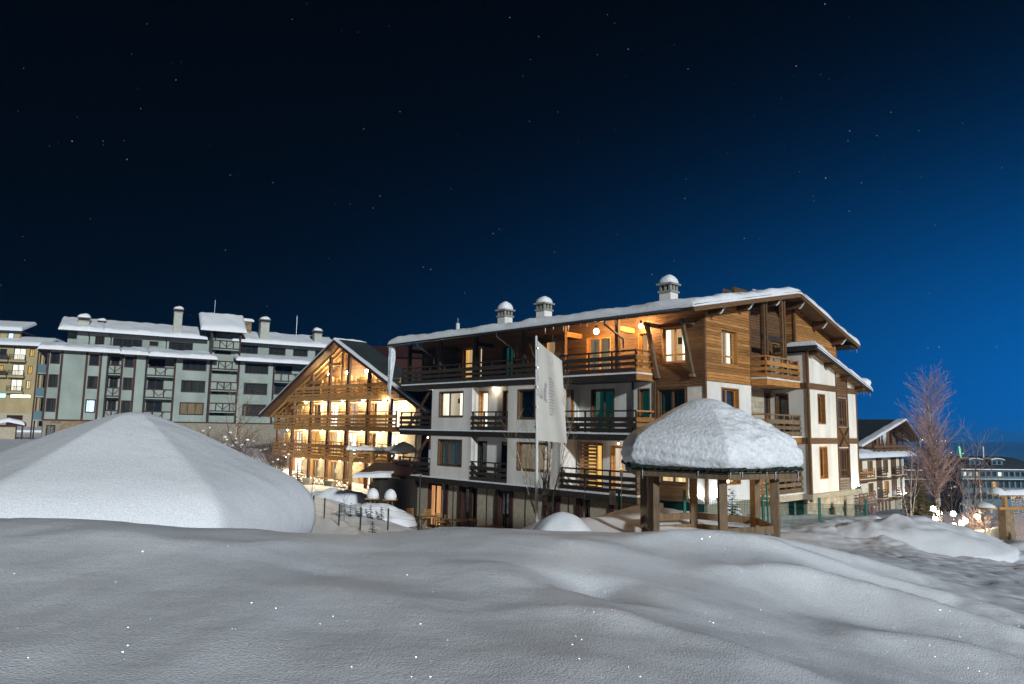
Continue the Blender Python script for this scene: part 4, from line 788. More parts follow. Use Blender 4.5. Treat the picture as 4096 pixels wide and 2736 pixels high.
# set-back top storey
uw = [(4.1, 5.1, 15.15, 16.35), (6.0, 9.2, 15.1, 16.3), (10.0, 11.0, 15.6, 16.2), (12.2, 15.0, 15.1, 16.3), (20.6, 23.0, 15.4, 16.5), (24.4, 26.6, 15.45, 16.4), (27.6, 29.6, 15.45, 16.4), (30.6, 32.4, 15.45, 16.4)]
T.wall('top_storey_wall', 'dimmed_plaster', A2, 2.2, 33, 14.6, 16.75, uw, .2)
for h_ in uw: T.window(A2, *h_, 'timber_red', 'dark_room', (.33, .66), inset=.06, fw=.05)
T.box('top_storey_end', 'dimmed_plaster', (1.2, 3.4, 14.6), (2.2, 10, 16.75))
HU = lambda y: 16.85+(y-1.0)*.34
for x0, x1, sd_ in ((.4, 5.0, 1), (5.0, 16.5, 2), (19.6, 33.5, 3)):
    mb = MB(); mb.add([(x0, 1.0, HU(1)-.2), (x1, 1.0, HU(1)-.2), (x1, 6, HU(6)-.2), (x0, 6, HU(6)-.2), (x0, 1.0, HU(1)), (x1, 1.0, HU(1)), (x1, 6, HU(6)), (x0, 6, HU(6))], CUBE_F); r = T.mb('upper_roof', 'timber_red', mb); T.snow(x0-.1, x1+.1, .85, 6.2, lambda a, b: HU(b), .42, .42, parent=r, nx=18, ny=10, amp=.06, seed=sd_)
# stair tower roof and the stone shaft behind it
HT = lambda y: 17.85+(y+.8)*.62
mb = MB(); mb.add([(16.0, -.8, HT(-.8)-.2), (21, -.8, HT(-.8)-.2), (20.6, 3, HT(3)-.2), (15.4, 3, HT(3)-.2), (16.0, -.8, HT(-.8)), (21, -.8, HT(-.8)), (20.6, 3, HT(3)), (15.4, 3, HT(3))], CUBE_F); r = T.mb('tower_roof', 'timber_red', mb); T.snow(15.5, 21.05, -.9, 3.1, lambda a, b: HT(b), .5, .5, parent=r, nx=12, ny=10, amp=.05, seed=5)
T.wall('tower_side', 'facade_teal', ((16.9, 0, 0), (0, 1, 0), (-1, 0, 0)), 0, 4, 14.3, 18.2, (), .1); T.box('tower_post', 'timber_red', (16.9, -.1, 14.3), (17.1, .1, 17.8)); T.box('tower_post', 'timber_red', (20.3, -.1, 14.3), (20.5, .1, 17.8))
sh = T.box('stone_shaft', 'stone_brown', (17.2, 4.2, 17), (22.3, 8, 20.0)); T.snow(16.9, 22.6, 3.9, 8.3, lambda a, b: 20.0, .38, .35, parent=sh, nx=8, ny=6, amp=.03)
z = 18.6; k = 0
while z < 19.95:
    a = 17.2-.3*(k % 2)
    while a < 22.3: b = min(a+.5+random.random()*.5, 22.3); c = max(a, 17.2); T.put('stone', cube('stone_brown'), Matrix.Translation(((c+b)/2, 4.19, z+.13)) @ Matrix.Diagonal((max(b-c-.03, .05), .06+random.random()*.05, .25, 1)), sh); a = b
    z += .27; k += 1
for c, w, d, z0, z1 in (((2.75, 2.8), 1.2, .9, 17, 18.1), ((4.6, 4.6), .8, .8, 17, 18.1), ((13.0, 1.9), .95, .95, 17, 20.0), ((23.6, 2.1), 1.1, 1.5, 17, 19.6), ((30.8, 2.3), 1.0, 1.2, 17, 18.7)): T.chimney(c, w, z0, z1, 'chimney_plaster', 'concrete', d, False, .15)
T.mb('aerial', 'steel', MB().tube([(17.6, 5, 20.2), (17.6, 5, 22.6)], .02, 4)); T.mb('aerial', 'steel', MB().tube([(28.5, 5, 18), (28.5, 5, 21.5)], .02, 4))
for a in (5.75, 9.75, 16.95, 24.85): T.mb('downpipe', 'dark_metal', MB().tube([(a, -.95, 14.2), (a, -.2, 13.7), (a, -.1, 13.3), (a, -.1, 6.3)], .06, 6), None, True)
for a in (3.2, 5.5, 11.6): T.mb('downpipe', 'dark_metal', MB().tube([(a, .9, 16.8), (a+.3, 2.0, 16.3), (a+.3, 2.05, 14.9)], .06, 6), None, True)
T.snow(5.0, 8.6, -1.2, -.05, lambda a, b: 6.2, .28, .3, name='canopy_snow', nx=6, ny=4); T.box('canopy', 'timber_red', (5.05, -1.15, 6.05), (8.55, -.03, 6.18))
T.box('interior', 'dark_room', (.5, 1.9, 3), (32, 10, 14)); T.box('interior', 'dark_room', (2.5, 2.9, 14), (32, 9, 16.6))
# small snow-capped entrance hut at its left foot
T = Thing('entrance_hut', 'small stone hut with a snow cap left of the apartment block', 'hut', (-56.8, 79.6, 3.4), rad(29)); T.box('wall', 'stone', (0, 0, -.4), (1.7, 1.4, 2.0)); T.box('roof', 'timber_red', (-.5, -.4, 2.0), (2.5, 1.8, 2.15)); T.snow(-.55, 2.55, -.45, 1.85, lambda a, b: 2.15+.35*max(0, 1-abs(a-1)/1.6), .4, .45, nx=8, ny=6)
for x in (-.35, 2.35): T.box('post', 'timber_red', (x-.08, -.3, -.4), (x+.08, -.14, 2.0))

# ---------------------------------------------------------------- far-left hotel with lit balconies
T = Thing('hotel', 'tall hotel with golden lit balconies at the far left edge', 'building', (-88.8, 128, 0), rad(15))
A0 = ((0, 0, 0), (1, 0, 0), (0, -1, 0)); zs = [5.0, 7.7, 10.9, 13.6, 16.3, 19.0]
hw = [(-.8, 1.15, 16.9, 19.0), (1.7, 2.45, 17.6, 18.95), (-.8, 1.1, 14.1, 16.1), (1.65, 2.4, 14.4, 15.9), (-.8, 1.0, 11.3, 13.4), (1.6, 2.3, 11.7, 13.3), (-3.0, -1.9, 17.0, 18.8), (-3.0, -2.2, 14.4, 15.8), (-.75, 2.55, 10.05, 10.75), (-2.4, -1.4, 10.05, 10.8)]
T.wall('facade', 'hotel_plaster', A0, -8, 4.0, 7.3, 19.3, hw, .2)
for h_, c in zip(hw, ('lit_white', 'lit_gold', 'lit_white', 'lit_gold', 'lit_white', 'lit_warm', 'dark_room', 'lit_gold', 'lit_strip', 'bulb_cyan')): T.window(A0, *h_, 'wood_dark', c, (.5,) if h_[3]-h_[2] > 1 else (.33, .66), inset=.06, fw=.05)
T.wall('stone_base', 'stone', A0, -8, 4.0, 3.5, 7.3, [(-.9, 1.6, 3.5, 7.0)], .2); T.fbox('garage_door', 'rust', A0, -.9, 1.6, -.12, -.05, 3.5, 7.0)
for zf in (16.75, 13.95, 11.15): balcony(T, ((0, -1.0, 0), (1, 0, 0), (0, -1, 0)), -1.1, 1.4, zf, 1.0, 'wood_dark', (), 1.0, 'hotel_plaster', 'hotel_plaster', vert=.18)
for zf in (16.75, 13.95): balcony(T, ((0, -1.0, 0), (1, 0, 0), (0, -1, 0)), -4.5, -1.3, zf, 1.0, 'wood_dark', ((.1, .85),), 1.0, 'hotel_plaster', 'hotel_plaster')
r = T.box('roof', 'timber_red', (-8.5, -1.2, 19.3), (4.6, 8, 19.5)); T.snow(-8.6, 4.8, -1.3, 8, lambda a, b: 19.5+.35*(b+1.2) if b < 3 else 21, .5, .5, parent=r, nx=14, ny=8)
T.wall('attic_wall', 'hotel_plaster', ((0, 1.5, 0), (1, 0, 0), (0, -1, 0)), -8, -.6, 20, 22.0, [(-2.6, -1.6, 20.4, 21.9), (-4.8, -3.8, 20.4, 21.9)], .2); T.window(((0, 1.5, 0), (1, 0, 0), (0, -1, 0)), -2.6, -1.6, 20.4, 21.9, 'wood_dark', 'lit_blue', (), inset=.06); T.window(((0, 1.5, 0), (1, 0, 0), (0, -1, 0)), -4.8, -3.8, 20.4, 21.9, 'wood_dark', 'lit_gold', (), inset=.06)
r = T.box('attic_roof', 'roof_dark', (-9, .5, 22.0), (-.1, 7, 22.25)); T.snow(-9, 0, .4, 7, lambda a, b: 22.25+.3*(b-.4), .6, .5, parent=r, nx=10, ny=8); T.box('interior', 'dark_room', (-7.5, .9, 3), (3.6, 8, 19))
T = Thing('yard_wall', 'low snow-topped wall in front of the far-left hotel', 'wall', (-70, 98, 0), rad(15)); w = T.box('wall', 'concrete', (-16, 0, 2.5), (11, .4, 4.5)); T.snow(-16.1, 11.1, -.15, .6, lambda a, b: 4.5, .3, .25, parent=w, nx=20, ny=4)

# ---------------------------------------------------------------- cream chalet behind the lodge on the right (axes like the lodge gable: x along the wall)
T = Thing('cream_chalet', 'cream and timber chalet with dark gabled attic right behind the lodge', 'building', (40.41, 84, 0), LRZ)
C0_ = ((0, 0, 0), (1, 0, 0), (0, -1, 0)); cw = [(3.1, 4.85, 1.36, 2.93), (8.35, 10.1, 1.36, 2.95), (3.12, 4.8, -1.3, .31), (8.5, 10.15, -1.2, .36), (.2, 1.5, .8, 3.0)]
T.wall('wall', 'cream_wall', C0_, -3, 15.2, -1.7, 3.45, cw, .25)
for h_, c in zip(cw, ('lit_dim', 'lit_dim', 'lit_dim', 'lit_gold', 'dark_room')): T.window(C0_, *h_, 'wood_amber', c, (.5,), inset=.15)
for a0, a1 in ((5.95, 7.8), (11.1, 13.1), (14.1, 15.0)):
    T.fbox('timber_bay', 'wood_brown', C0_, a0, a1, -.02, .04, -1.7, 3.45)
    for zf in (1.0, -1.65): balcony(T, ((0, -.6, 0), (1, 0, 0), (0, -1, 0)), a0, a1, zf, .6, 'wood_brown', ((.08, .28), (.4, .58), (.68, .9)), 1.1, 'wood_brown', 'cream_wall')
for zf in (.95, -1.75): balcony(T, ((0, -1.0, 0), (1, 0, 0), (0, -1, 0)), -2.5, 2.6, zf, 1.0, 'wood_amber', ((.08, .28), (.4, .58), (.68, .9)), 1.15, 'wood_brown', 'cream_wall')
T.fbox('timber_band', 'wood_brown', C0_, -3, 15.3, -.02, .06, .45, .75); T.fbox('timber_band', 'wood_brown', C0_, -3, 15.3, -.02, .06, -2.05, -1.7)
for a in (13.5, 15.3): T.fbox('white_pillar', 'white_wall', C0_, a, a+.35, -.2, .12, -1.7, 4.4)
for z, n in ((4.0, 1),): T.snow(-3.2, 16.2, -1.5, .1, lambda a, b: 3.45+.35*(b+1.5), .4, .4, name='eave_snow', nx=30, ny=5, amp=.09)
bl = balcony(T, ((0, -.9, 0), (1, 0, 0), (0, -1, 0)), 3, 16.0, 4.0, .9, 'wood_brown', ((.1, .4), (.5, .85)), 1.0, 'wood_brown', 'wood_brown')
HC = lambda a: 8.05-abs(a-12.4)*(.47 if a > 12.4 else .215)
T.mb('attic_wall', 'wood_brown', MB().add([(x, 1.0, z) for x, z in ((0, 4), (16.5, 4), (16.5, HC(16.5)-.2), (12.4, 7.8), (0, HC(0)-.3))], [(0, 1, 2, 3, 4)]))
for a in (4.5, 7.5, 10.0, 12.4, 14.5): T.box('attic_post', 'timber_red', (a-.12, -.6, 4.0), (a+.12, -.4, HC(a)-.25))
T.window(((0, .98, 0), (1, 0, 0), (0, -1, 0)), 8.5, 9.6, 4.2, 6.0, 'wood_amber', 'lit_dim', (), inset=.02, name='balcony_door')
for a0, a1 in ((-3, 12.4), (12.4, 18)):
    mb = MB(); mb.add([(a0, -1.6, HC(a0)-.22), (a1, -1.6, HC(a1)-.22), (a1, 12, HC(a1)-.22), (a0, 12, HC(a0)-.22), (a0, -1.6, HC(a0)), (a1, -1.6, HC(a1)), (a1, 12, HC(a1)), (a0, 12, HC(a0))], CUBE_F); r = T.mb('roof', 'wood_brown', mb)
    T.snow(a0, a1, -1.75, -.6, lambda a, b: HC(a), .17, .18, parent=r, nx=12, ny=4, amp=.03)
    mb = MB().add([(a0, -1.0, HC(a0)+.02), (a1, -1.0, HC(a1)+.02), (a1, 12, HC(a1)+.02), (a0, 12, HC(a0)+.02)], [(0, 1, 2, 3)]); T.mb('dark_slope', 'roof_dark', mb, r)
q = random.Random(5)
for i in range(14): a = 3+q.random()*2 if i < 8 else 17.9-q.random()*.5; T.mb('icicle', 'ice', MB().tube([(a, -1.6, HC(a)-.15), (a, -1.6, HC(a)-.5-q.random()*(1.2 if i < 8 else 2.4))], [.09, .01], 5), r, True)
T.wall('base_wall', 'stone', ((0, .6, 0), (1, 0, 0), (0, -1, 0)), -6, 14, -6, -2.0, (), .2)
for a in np.arange(-3.5, 12, 1.25): T.fbox('base_door', 'wood_brown', ((0, .6, 0), (1, 0, 0), (0, -1, 0)), a, a+.6, -.05, .06, -4.6, -2.1)
tr = T.box('terrace_rail', 'wood_amber', (-4, -2.6, -2.75), (15, -2.5, -2.65))
for a in np.arange(-3.8, 14.5, .95): T.bar('cross_bar', 'wood_amber', (a, -2.55, -3.6), (a+.85, -2.55, -2.7), .05, .08, tr, (0, 1, 0)); T.bar('cross_bar', 'wood_amber', (a+.85, -2.53, -3.6), (a, -2.53, -2.7), .05, .08, tr, (0, 1, 0))
for a in np.arange(-4, 15.5, 2.85): T.box('rail_post', 'wood_brown', (a-.1, -2.65, -4.4), (a+.1, -2.45, -2.55), tr)
T.box('interior', 'dark_room', (-2.5, .8, -5), (14.8, 10, 4)); T.box('side_wall', 'cream_wall', (15.2, .25, -4.5), (15.4, 10, 4))
def cw_(a, y, z): p = Matrix.Rotation(LRZ, 4, 'Z') @ Vector((a, y, z)); return (p.x+40.41, p.y+84, z)
for i, a in enumerate((13.65, 15.45)): t = Thing('wall_uplight', f'white uplight at the {("left", "right")[i]} white pillar of the cream chalet', 'lamp', cw_(a, -.32, -1.45), 0, 'white uplights at the cream chalet'); t.ball('bulb', 'bulb_white', (0, 0, .05), (.09, .09, .06)); light(t.root, 'bulb_white', (0, 0, .08), .08, 80); t.mb('housing', 'dark_metal', MB().tube([(0, 0, -.25), (0, 0, 0)], .12, 8, True))

# ---------------------------------------------------------------- far hotels down in the valley on the right
def far_hotel(label, loc, rz, L, wins, nd, m, lowlit=()):
    T = Thing('valley_hotel', label, 'building', loc, rz, 'mansard hotels down in the valley'); f = ((0, 0, 0), (1, 0, 0), (0, -1, 0))
    hs = []
    for k, (z0, z1) in enumerate(((-2.1, -.9), (-5.0, -3.4), (-8.0, -6.4))):
        n = int(L/1.75)
        for i in range(n): hs.append((.6+i*1.75, .6+i*1.75+1.25, z0, z1))
    T.wall('facade', m, f, 0, L, -12, -.2, hs, .25)
    for i, h_ in enumerate(hs): T.window(f, *h_, 'dark_metal', wins.get(i, 'curtain_dark' if i % 2 else 'dark_room'), (), inset=.1, casing=0, fw=.08)
    for zf in (-2.6,): s_ = T.fbox('ledge', 'roof_dark', f, -.6, L+.6, -.2, 1.2, zf-.5, zf-.2); T.fbox('ledge_snow', 'snow_far', f, -.6, L+.6, .2, 1.25, zf-.19, zf-.05, s_)
    prof = [(-1.3, 0), (.2, 1.1), (2.2, 2.3), (4.5, 2.9), (9, 3.1), (14, 2.6), (17, 0)]; mb = MB(); n = len(prof)
    for x, s in ((-.8, 0), (.8, 1), (2.4, 1), (L-4, 1), (L-1, .75), (L+1, 0)): mb.v += [(x+(0 if s else 0), y*(1 if s else .9), z*s-.2) for y, z in prof]
    for i in range(5):
        for j in range(n-1): a = i*n+j; mb.f.append((a, a+n, a+n+1, a+1))
    r = T.mb('mansard_roof', 'roof_dark', mb, None, True); T.fbox('roof_edge', 'snow_far', f, -.9, L+1, 1.0, 1.35, -.35, -.1, r)
    for i in range(nd):
        x = 2.4+i*6.6; d = T.box('dormer', 'roof_dark', (x, -.2, .9), (x+3.6, 3, 2.2)); T.box('dormer_face', m, (x+.15, -.26, .95), (x+3.45, -.2, 2.05), d); T.snow(x-.3, x+3.9, -.7, 3, lambda a, b: 2.2+.35*(1-((a-x-1.8)/2.1)**2), .2, .25, parent=d, nx=6, ny=4, m='snow_far')
        for j in range(2): T.box('dormer_window', 'glass_dark', (x+.5+j*1.5, -.3, 1.1), (x+1.4+j*1.5, -.26, 1.95), d)
    T.box('interior', 'dark_room', (.8, 1, -12), (L-.8, 12, -.4)); return T
T = far_hotel('dark mansard hotel with two dormers at the far right, teal facade', (118.5, 190, -2.2), rad(9), 24, {0: 'lit_white', 1: 'lit_pink', 2: 'lit_warm', 6: 'lit_white', 18: 'lit_gold', 24: 'lit_pink', 25: 'lit_pink', 36: 'lit_pink', 38: 'lit_pink', 34: 'lit_gold'}, 2, 'facade_teal')
for x, m in ((3.8, 'neon_green'), (10.6, 'white_wall')): T.mb('chimney_stack', m, MB().tube([(x, 4, 2.6), (x-.3 if m[0] == 'n' else x+.1, 4, 5.6)], .22, 8, True))
far_hotel('brown mansard hotel behind the tall bare birch, one lit window', (88, 196, -3.0), rad(4), 26, {5: 'lit_warm', 4: 'lit_pink'}, 2, 'far_brown')
# ---------------------------------------------------------------- snow caps on six-sided roofs
def snow_hex(T, name, c, Rs, prof, ph, m, hexk=.75, rough=0., n=132, seed=0, parent=None, rough_dir=None, layer=0., left=1., hs=.5):
    rr = np.random.default_rng(seed); vs = []; P = []
    for (r0, z0), (r1, z1) in zip(prof, prof[1:]):
        k = max(2, int(math.hypot((r1-r0)*Rs, z1-z0)/.06))
        for i in range(k): t = i/k; P.append((r0+(r1-r0)*t, z0+(z1-z0)*t))
    P.append(prof[-1])
    # smooth the profile
    for _ in range(4): P = [P[0]]+[((P[i-1][0]+2*P[i][0]+P[i+1][0])/4, (P[i-1][1]+2*P[i][1]+P[i+1][1])/4) for i in range(1, len(P)-1)]+[P[-1]]
    tot = len(P)
    for i, (r, z) in enumerate(P):
        w = min(1, max(0, (r-(.15 if hs > .3 else .03))/hs)); low = max(0, (i/tot-.45)/.55)
        for q in range(n):
            t = q*2*math.pi/n; a = ((math.degrees(t)-ph) % 60)-30; hx = .866/math.cos(rad(a)); hx = 1-(1-hx)*.9; k = 1+(hx-1)*hexk*w
            x, y = math.cos(t)*r*Rs*k, math.sin(t)*r*Rs*k; dz = 0; dr = 0; x = x*left if x < 0 else x
            if rough:
                nn = .8*float(_vn(np.array([x*1.5+z*.6]), np.array([y*1.5+z*1.9]), 2.0, seed)[0])+.7*float(_vn(np.array([x*1.5+z*1.1]), np.array([y*1.5+z*2.3]), 4.4, seed+1)[0])
                g = 1 if rough_dir is None else max(0, min(1, (math.cos(t-rough_dir)-.3)*2.6)); dr = rough*nn*low*(.25+.75*g); dz = rough*nn*g*min(1, w*1.6)*.7
                if layer: dr += layer*math.sin(z*22+3*math.sin(t*3+z))*low*(1-g)
            if i > tot-6: dz += .05*float(_vn(np.array([t*6.0]), np.array([0.0]), 1.3, 5)[0])
            vs.append((c[0]+x*(1+dr/ max(r*Rs, .3)), c[1]+y*(1+dr/max(r*Rs, .3)), c[2]+z+dz))
    f = [(i*n+q, i*n+(q+1) % n, (i+1)*n+(q+1) % n, (i+1)*n+q) for i in range(tot-1) for q in range(n)]
    return T.put(name, new_mesh(name, vs, f, m, True), None, parent)

# ---------------------------------------------------------------- pavilion with its tall snow cap
PC = (5.7, 21.0)
T = Thing('pavilion', 'six-sided wooden pavilion under a tall cap of snow in front of the lodge', 'pavilion', (PC[0], PC[1], 0))
hexp = lambda R, k: (R*math.cos(rad(27+60*k)), R*math.sin(rad(27+60*k)))
for k in range(6):
    x, y = hexp(1.9, k); a = rad(27+60*k); mb = MB(); d = Vector((math.cos(a), math.sin(a), 0)); e = Vector((-math.sin(a), math.cos(a), 0))
    w = .105; pts = [Vector((x, y, 0))+d*(i*w)+e*(j*w) for i, j in ((-1, -1), (1, -1), (1, 1), (-1, 1))]
    mb.add([(p.x, p.y, 2.3) for p in pts]+[(p.x, p.y, 4.77) for p in pts], CUBE_F); T.mb('post', 'wood_grey', mb)
    x2, y2 = hexp(1.9, k+1); 
    T.bar('ring_beam', 'wood_grey', (x, y, 4.87), (x2, y2, 4.87), .16, .19)
    ex, ey = hexp(2.5, k); fx, fy = hexp(2.5, k+1); T.bar('eave_board', 'wood_grey', (ex, ey, 4.9), (fx, fy, 4.9), .05, .2)
    for j in range(1, 6): t = j/6; T.bar('rafter', 'wood_grey', (x+(x2-x)*t, y+(y2-y)*t, 5.01), (ex+(fx-ex)*t, ey+(fy-ey)*t, 4.95), .07, .1)
    if k != 3:      # open side towards the lower left
        n = Vector((x2-x, y2-y, 0)).normalized(); p0 = Vector((x, y, 0))+n*.1; p1 = Vector((x2, y2, 0))-n*.1
        for z0, z1 in ((2.62, 2.82), (2.96, 3.16), (3.3, 3.5)): T.bar('side_plank', 'wood_grey', (p0.x, p0.y, (z0+z1)/2), (p1.x, p1.y, (z0+z1)/2), .05, z1-z0)
    if k in (0, 1, 2): q0, q1 = hexp(1.5, k), hexp(1.5, k+1); T.bar('bench_seat', 'wood_grey', (*q0, 2.95), (*q1, 2.95), .4, .05)
mb = MB(); top = (0, 0, 6.2)       # ragged shingle roof, built in courses
roof = None
for k in range(6):
    a0, a1 = hexp(2.58, k), hexp(2.58, k+1); mb = MB(); mb.add([(*a0, 4.95), (*a1, 4.95), top], [(0, 1, 2)]); mb.add([(*a0, 5.03), (*a1, 5.03), (0, 0, 6.27)], [(0, 1, 2)]); r = T.mb('roof_panel', 'roof_shingle', mb)
    n = 13
    for j in range(n):
        t0, t1 = j/n, (j+.94)/n; p0 = Vector((a0[0]+(a1[0]-a0[0])*t0, a0[1]+(a1[1]-a0[1])*t0, 5.01)); p1 = Vector((a0[0]+(a1[0]-a0[0])*t1, a0[1]+(a1[1]-a0[1])*t1, 5.01+.05*random.random())); inn = Vector((-(p0+p1).x/2, -(p0+p1).y/2, 0)).normalized()
        out = -inn*(.05+random.random()*.06); mb = MB(); b = [p0+out, p1+out, p1+inn*.45+Vector((0, 0, .24)), p0+inn*.45+Vector((0, 0, .24))]; th2 = .05+random.random()*.03
        mb.add([(v.x, v.y, v.z) for v in b]+[(v.x, v.y, v.z+th2) for v in b], CUBE_F); T.mb('shingle', 'roof_shingle', mb, r)
PROF = [(0, 2.05), (.08, 2.03), (.18, 1.95), (.4, 1.66), (.6, 1.36), (.75, 1.17), (.87, .98), (.95, .82), (1.0, .6), (1.03, .35), (1.03, .12), (1.0, -.04), (.94, -.07), (.85, -.02)]
snow_hex(T, 'snow_cap', (0, 0, 5.1), 2.59, [(r_, z_*.927) for r_, z_ in PROF], 27, 'snow_cap', .8, .17, 216, 3, None, rad(335), .035)
q = random.Random(11)
for k in range(6):
    a0, a1 = hexp(2.56, k), hexp(2.56, k+1)
    for j in range(6 if k == 4 else 2): t = q.random(); x, y = a0[0]+(a1[0]-a0[0])*t, a0[1]+(a1[1]-a0[1])*t; T.mb('icicle', 'ice', MB().tube([(x, y, 4.99), (x, y, 4.87-q.random()*.18)], [.018, .003], 5), None, True)
T = Thing('round_table', 'round wooden table inside the snow-capped pavilion', 'table', (5.55, 20.6, 0)); T.mb('table_top', 'wood_gold', MB().lathe([(0, 3.06), (.78, 3.06), (.8, 3.09), (.8, 3.13), (.78, 3.15), (0, 3.15)], (0, 0, 0), 28)); T.mb('leg', 'wood_grey', MB().lathe([(.12, 2.2), (.09, 2.6), (.12, 3.06)], (0, 0, 0), 10), None, True)
lamp('small warm lamp hanging under the pavilion roof', (6.35, 21.1, 4.6), .05, 'bulb_pavilion', None, name='pavilion_lamp', drop=.25, P=30)

# ---------------------------------------------------------------- the great snow mound on the left: a buried hut roof
T = Thing('snow_mound', 'huge smooth pyramid of snow over a buried hut roof at left', 'snow mound', (-5.75, 11.0, 0))
MP = [(0, 0), (.05, -.01), (.13, -.075), (.33, -.30), (.56, -.61), (.8, -.91), (.91, -1.1), (.96, -1.27), (.99, -1.44), (1.0, -1.68), (.98, -1.9), (.92, -2.05), (.8, -2.1)]
snow_hex(T, 'snow_cap', (0, 0, 6.17), 2.78, MP, 20, 'snow_mound', 1.0, .02, 168, 9, None, rad(0), 0, 1.1, .12)
T.mb('hut_roof', 'wood_dark', MB().lathe([(2.5, 3.95), (2.5, 4.1), (0, 5.3)], (0, 0, 0), 6)); T.mb('hut_wall', 'wood_dark', MB().lathe([(2.0, 2.6), (2.0, 4.0)], (0, 0, 0), 6))

# ---------------------------------------------------------------- snow heaps
def heap(name, label, c, sx, sy, h, m, rot=0, rough=.06, seed=1, group=None, n=48, cat='snow pile', k=14):
    T = Thing(name, label, cat, (c[0], c[1], 0), rot, group); vs = []
    for i in range(k+1):
        t = i/k; r = t; z = h*(1-t**2)**1.15
        for q in range(n):
            a = q*2*math.pi/n; x, y = math.cos(a)*r*sx*(1+.12*math.sin(2*a+seed)), math.sin(a)*r*sy*(1+.1*math.sin(3*a+seed)); nz = float(_vn(np.array([x*1.0]), np.array([y*1.0]), 1.8, seed)[0])+.6*float(_vn(np.array([x]), np.array([y]), 4.2, seed+3)[0])
            vs.append((x, y, c[2]+z+rough*nz*(1-t**4)*1.5-(.35 if i == k else 0)))
    T.put('snow', new_mesh('snow', vs, [(i*n+q, i*n+(q+1) % n, (i+1)*n+(q+1) % n, (i+1)*n+q) for i in range(k) for q in range(n)], m, True)); return T
heap('snow_pile', 'small rounded snow pile beside the birch and the flagpole', (1.45, 20.0, gzs(1.5, 20.0)-.1), 1.35, 1.1, 3.72-gzs(1.5, 20)+.1, 'snow', 0, .07, 4)
heap('snow_bank', 'long lumpy snow bank on the terrace behind the wire fence', (-7.3, 38.2, gzs(-7.3, 38.2)-.3), 2.5, 1.3, 2.05-gzs(-7.3, 38.2)+.3, 'snow', .1, .12, 6)
heap('snow_bank', 'dirty ploughed snow bank beside the lit chalet terrace', (-11.0, 47.0, gzs(-11, 47)-.3), 3.6, 1.2, 1.0, 'snow', -.3, .2, 8)
heap('snow_bank', 'big rough ploughed snow bank right of the pavilion', (13.0, 24.0, 2.35), 4.2, 2.1, 1.0, 'snow', .05, .13, 12, None, 84, k=26)
heap('snow_bank', 'bright snow bank below the globe lamps at right', (18.6, 25.2, 1.7), 3.4, 2.2, .75, 'snow', -.12, .1, 15, None, 72, k=22)
heap('snow_bank', 'long pale snow bank in front of the lit pergola at right edge', (16.4, 20.4, gzs(16.4, 20.4)-.3), 3.6, 1.7, .62, 'snow', -.25, .12, 21, None, 84, k=26)

# ---------------------------------------------------------------- flagpole and flag
T = Thing('flagpole', 'tall slim pale flagpole in front of the lodge', 'flagpole', (.97, 25.5, 2.5)); T.mb('pole', 'pole_white', MB().tube([(0, 0, -.3), (-.03, 0, 3), (-.1, 0, 6.8)], [.06, .055, .045], 10, True), None, True)
for z in (2.9, 3.6, 4.3, 5.0, 5.7, 6.4): T.mb('clamp', 'steel', MB().tube([(-.05, 0, z-.03), (-.05, 0, z+.03)], .075, 10, True))
T.ball('cap', 'pole_white', (-.1, 0, 6.82), .05)
T = Thing('flag', 'tall off-white banner flag with faint purple emblem hanging on the pole', 'flag', (.97, 25.5, 2.5))
def fpt(s, t):      # s 0..1 from the pole outwards, t 0..1 from bottom to top
    w = 1.04-.16*t; zb, zt = 3.12+.06*s-.14*s, 6.68-.72*s**.9
    x = -.0+s*w; z = zb+(zt-zb)*t; y = -.05+.06*math.sin(s*5.2+t*2.2)*s+.025*math.sin(s*11+t*5)*s-.06*s
    return (x-.02-.03*t, y, z)
ns, ntt = 26, 44; vs = [fpt(i/ns, j/ntt) for i in range(ns+1) for j in range(ntt+1)]; fs = [(i*(ntt+1)+j, (i+1)*(ntt+1)+j, (i+1)*(ntt+1)+j+1, i*(ntt+1)+j+1) for i in range(ns) for j in range(ntt)]
cl = T.put('cloth', new_mesh('cloth', vs, fs, 'flag_cloth', True))
def mark(name, m, s0, s1, t0, t1, n=4):
    vs = []; 
    for i in range(n+1):
        for j in range(n+1): p = fpt(s0+(s1-s0)*i/n, t0+(t1-t0)*j/n); vs.append((p[0], p[1]-.012, p[2]))
    T.put(name, new_mesh(name, vs, [(i*(n+1)+j, (i+1)*(n+1)+j, (i+1)*(n+1)+j+1, i*(n+1)+j+1) for i in range(n) for j in range(n)], m, True), None, cl)
for s0, s1, t0, t1 in ((.28, .36, .565, .615), (.25, .33, .51, .56), (.25, .32, .455, .505), (.28, .35, .41, .45)): mark('emblem', 'flag_mark', s0, s1, t0, t1)
for j in range(13):     # the column of lettering, too small and blurred to read
    t = .29+j*.033; mark('letter', 'flag_text', .44, .62 if j % 3 else .57, t, t+.016, 2)
for z in (.92, .78, .6, .45, .3, .12): p = fpt(0, z); T.mb('tie', 'steel', MB().tube([p, (p[0]-.05, p[1]+.05, p[2])], .012, 5))

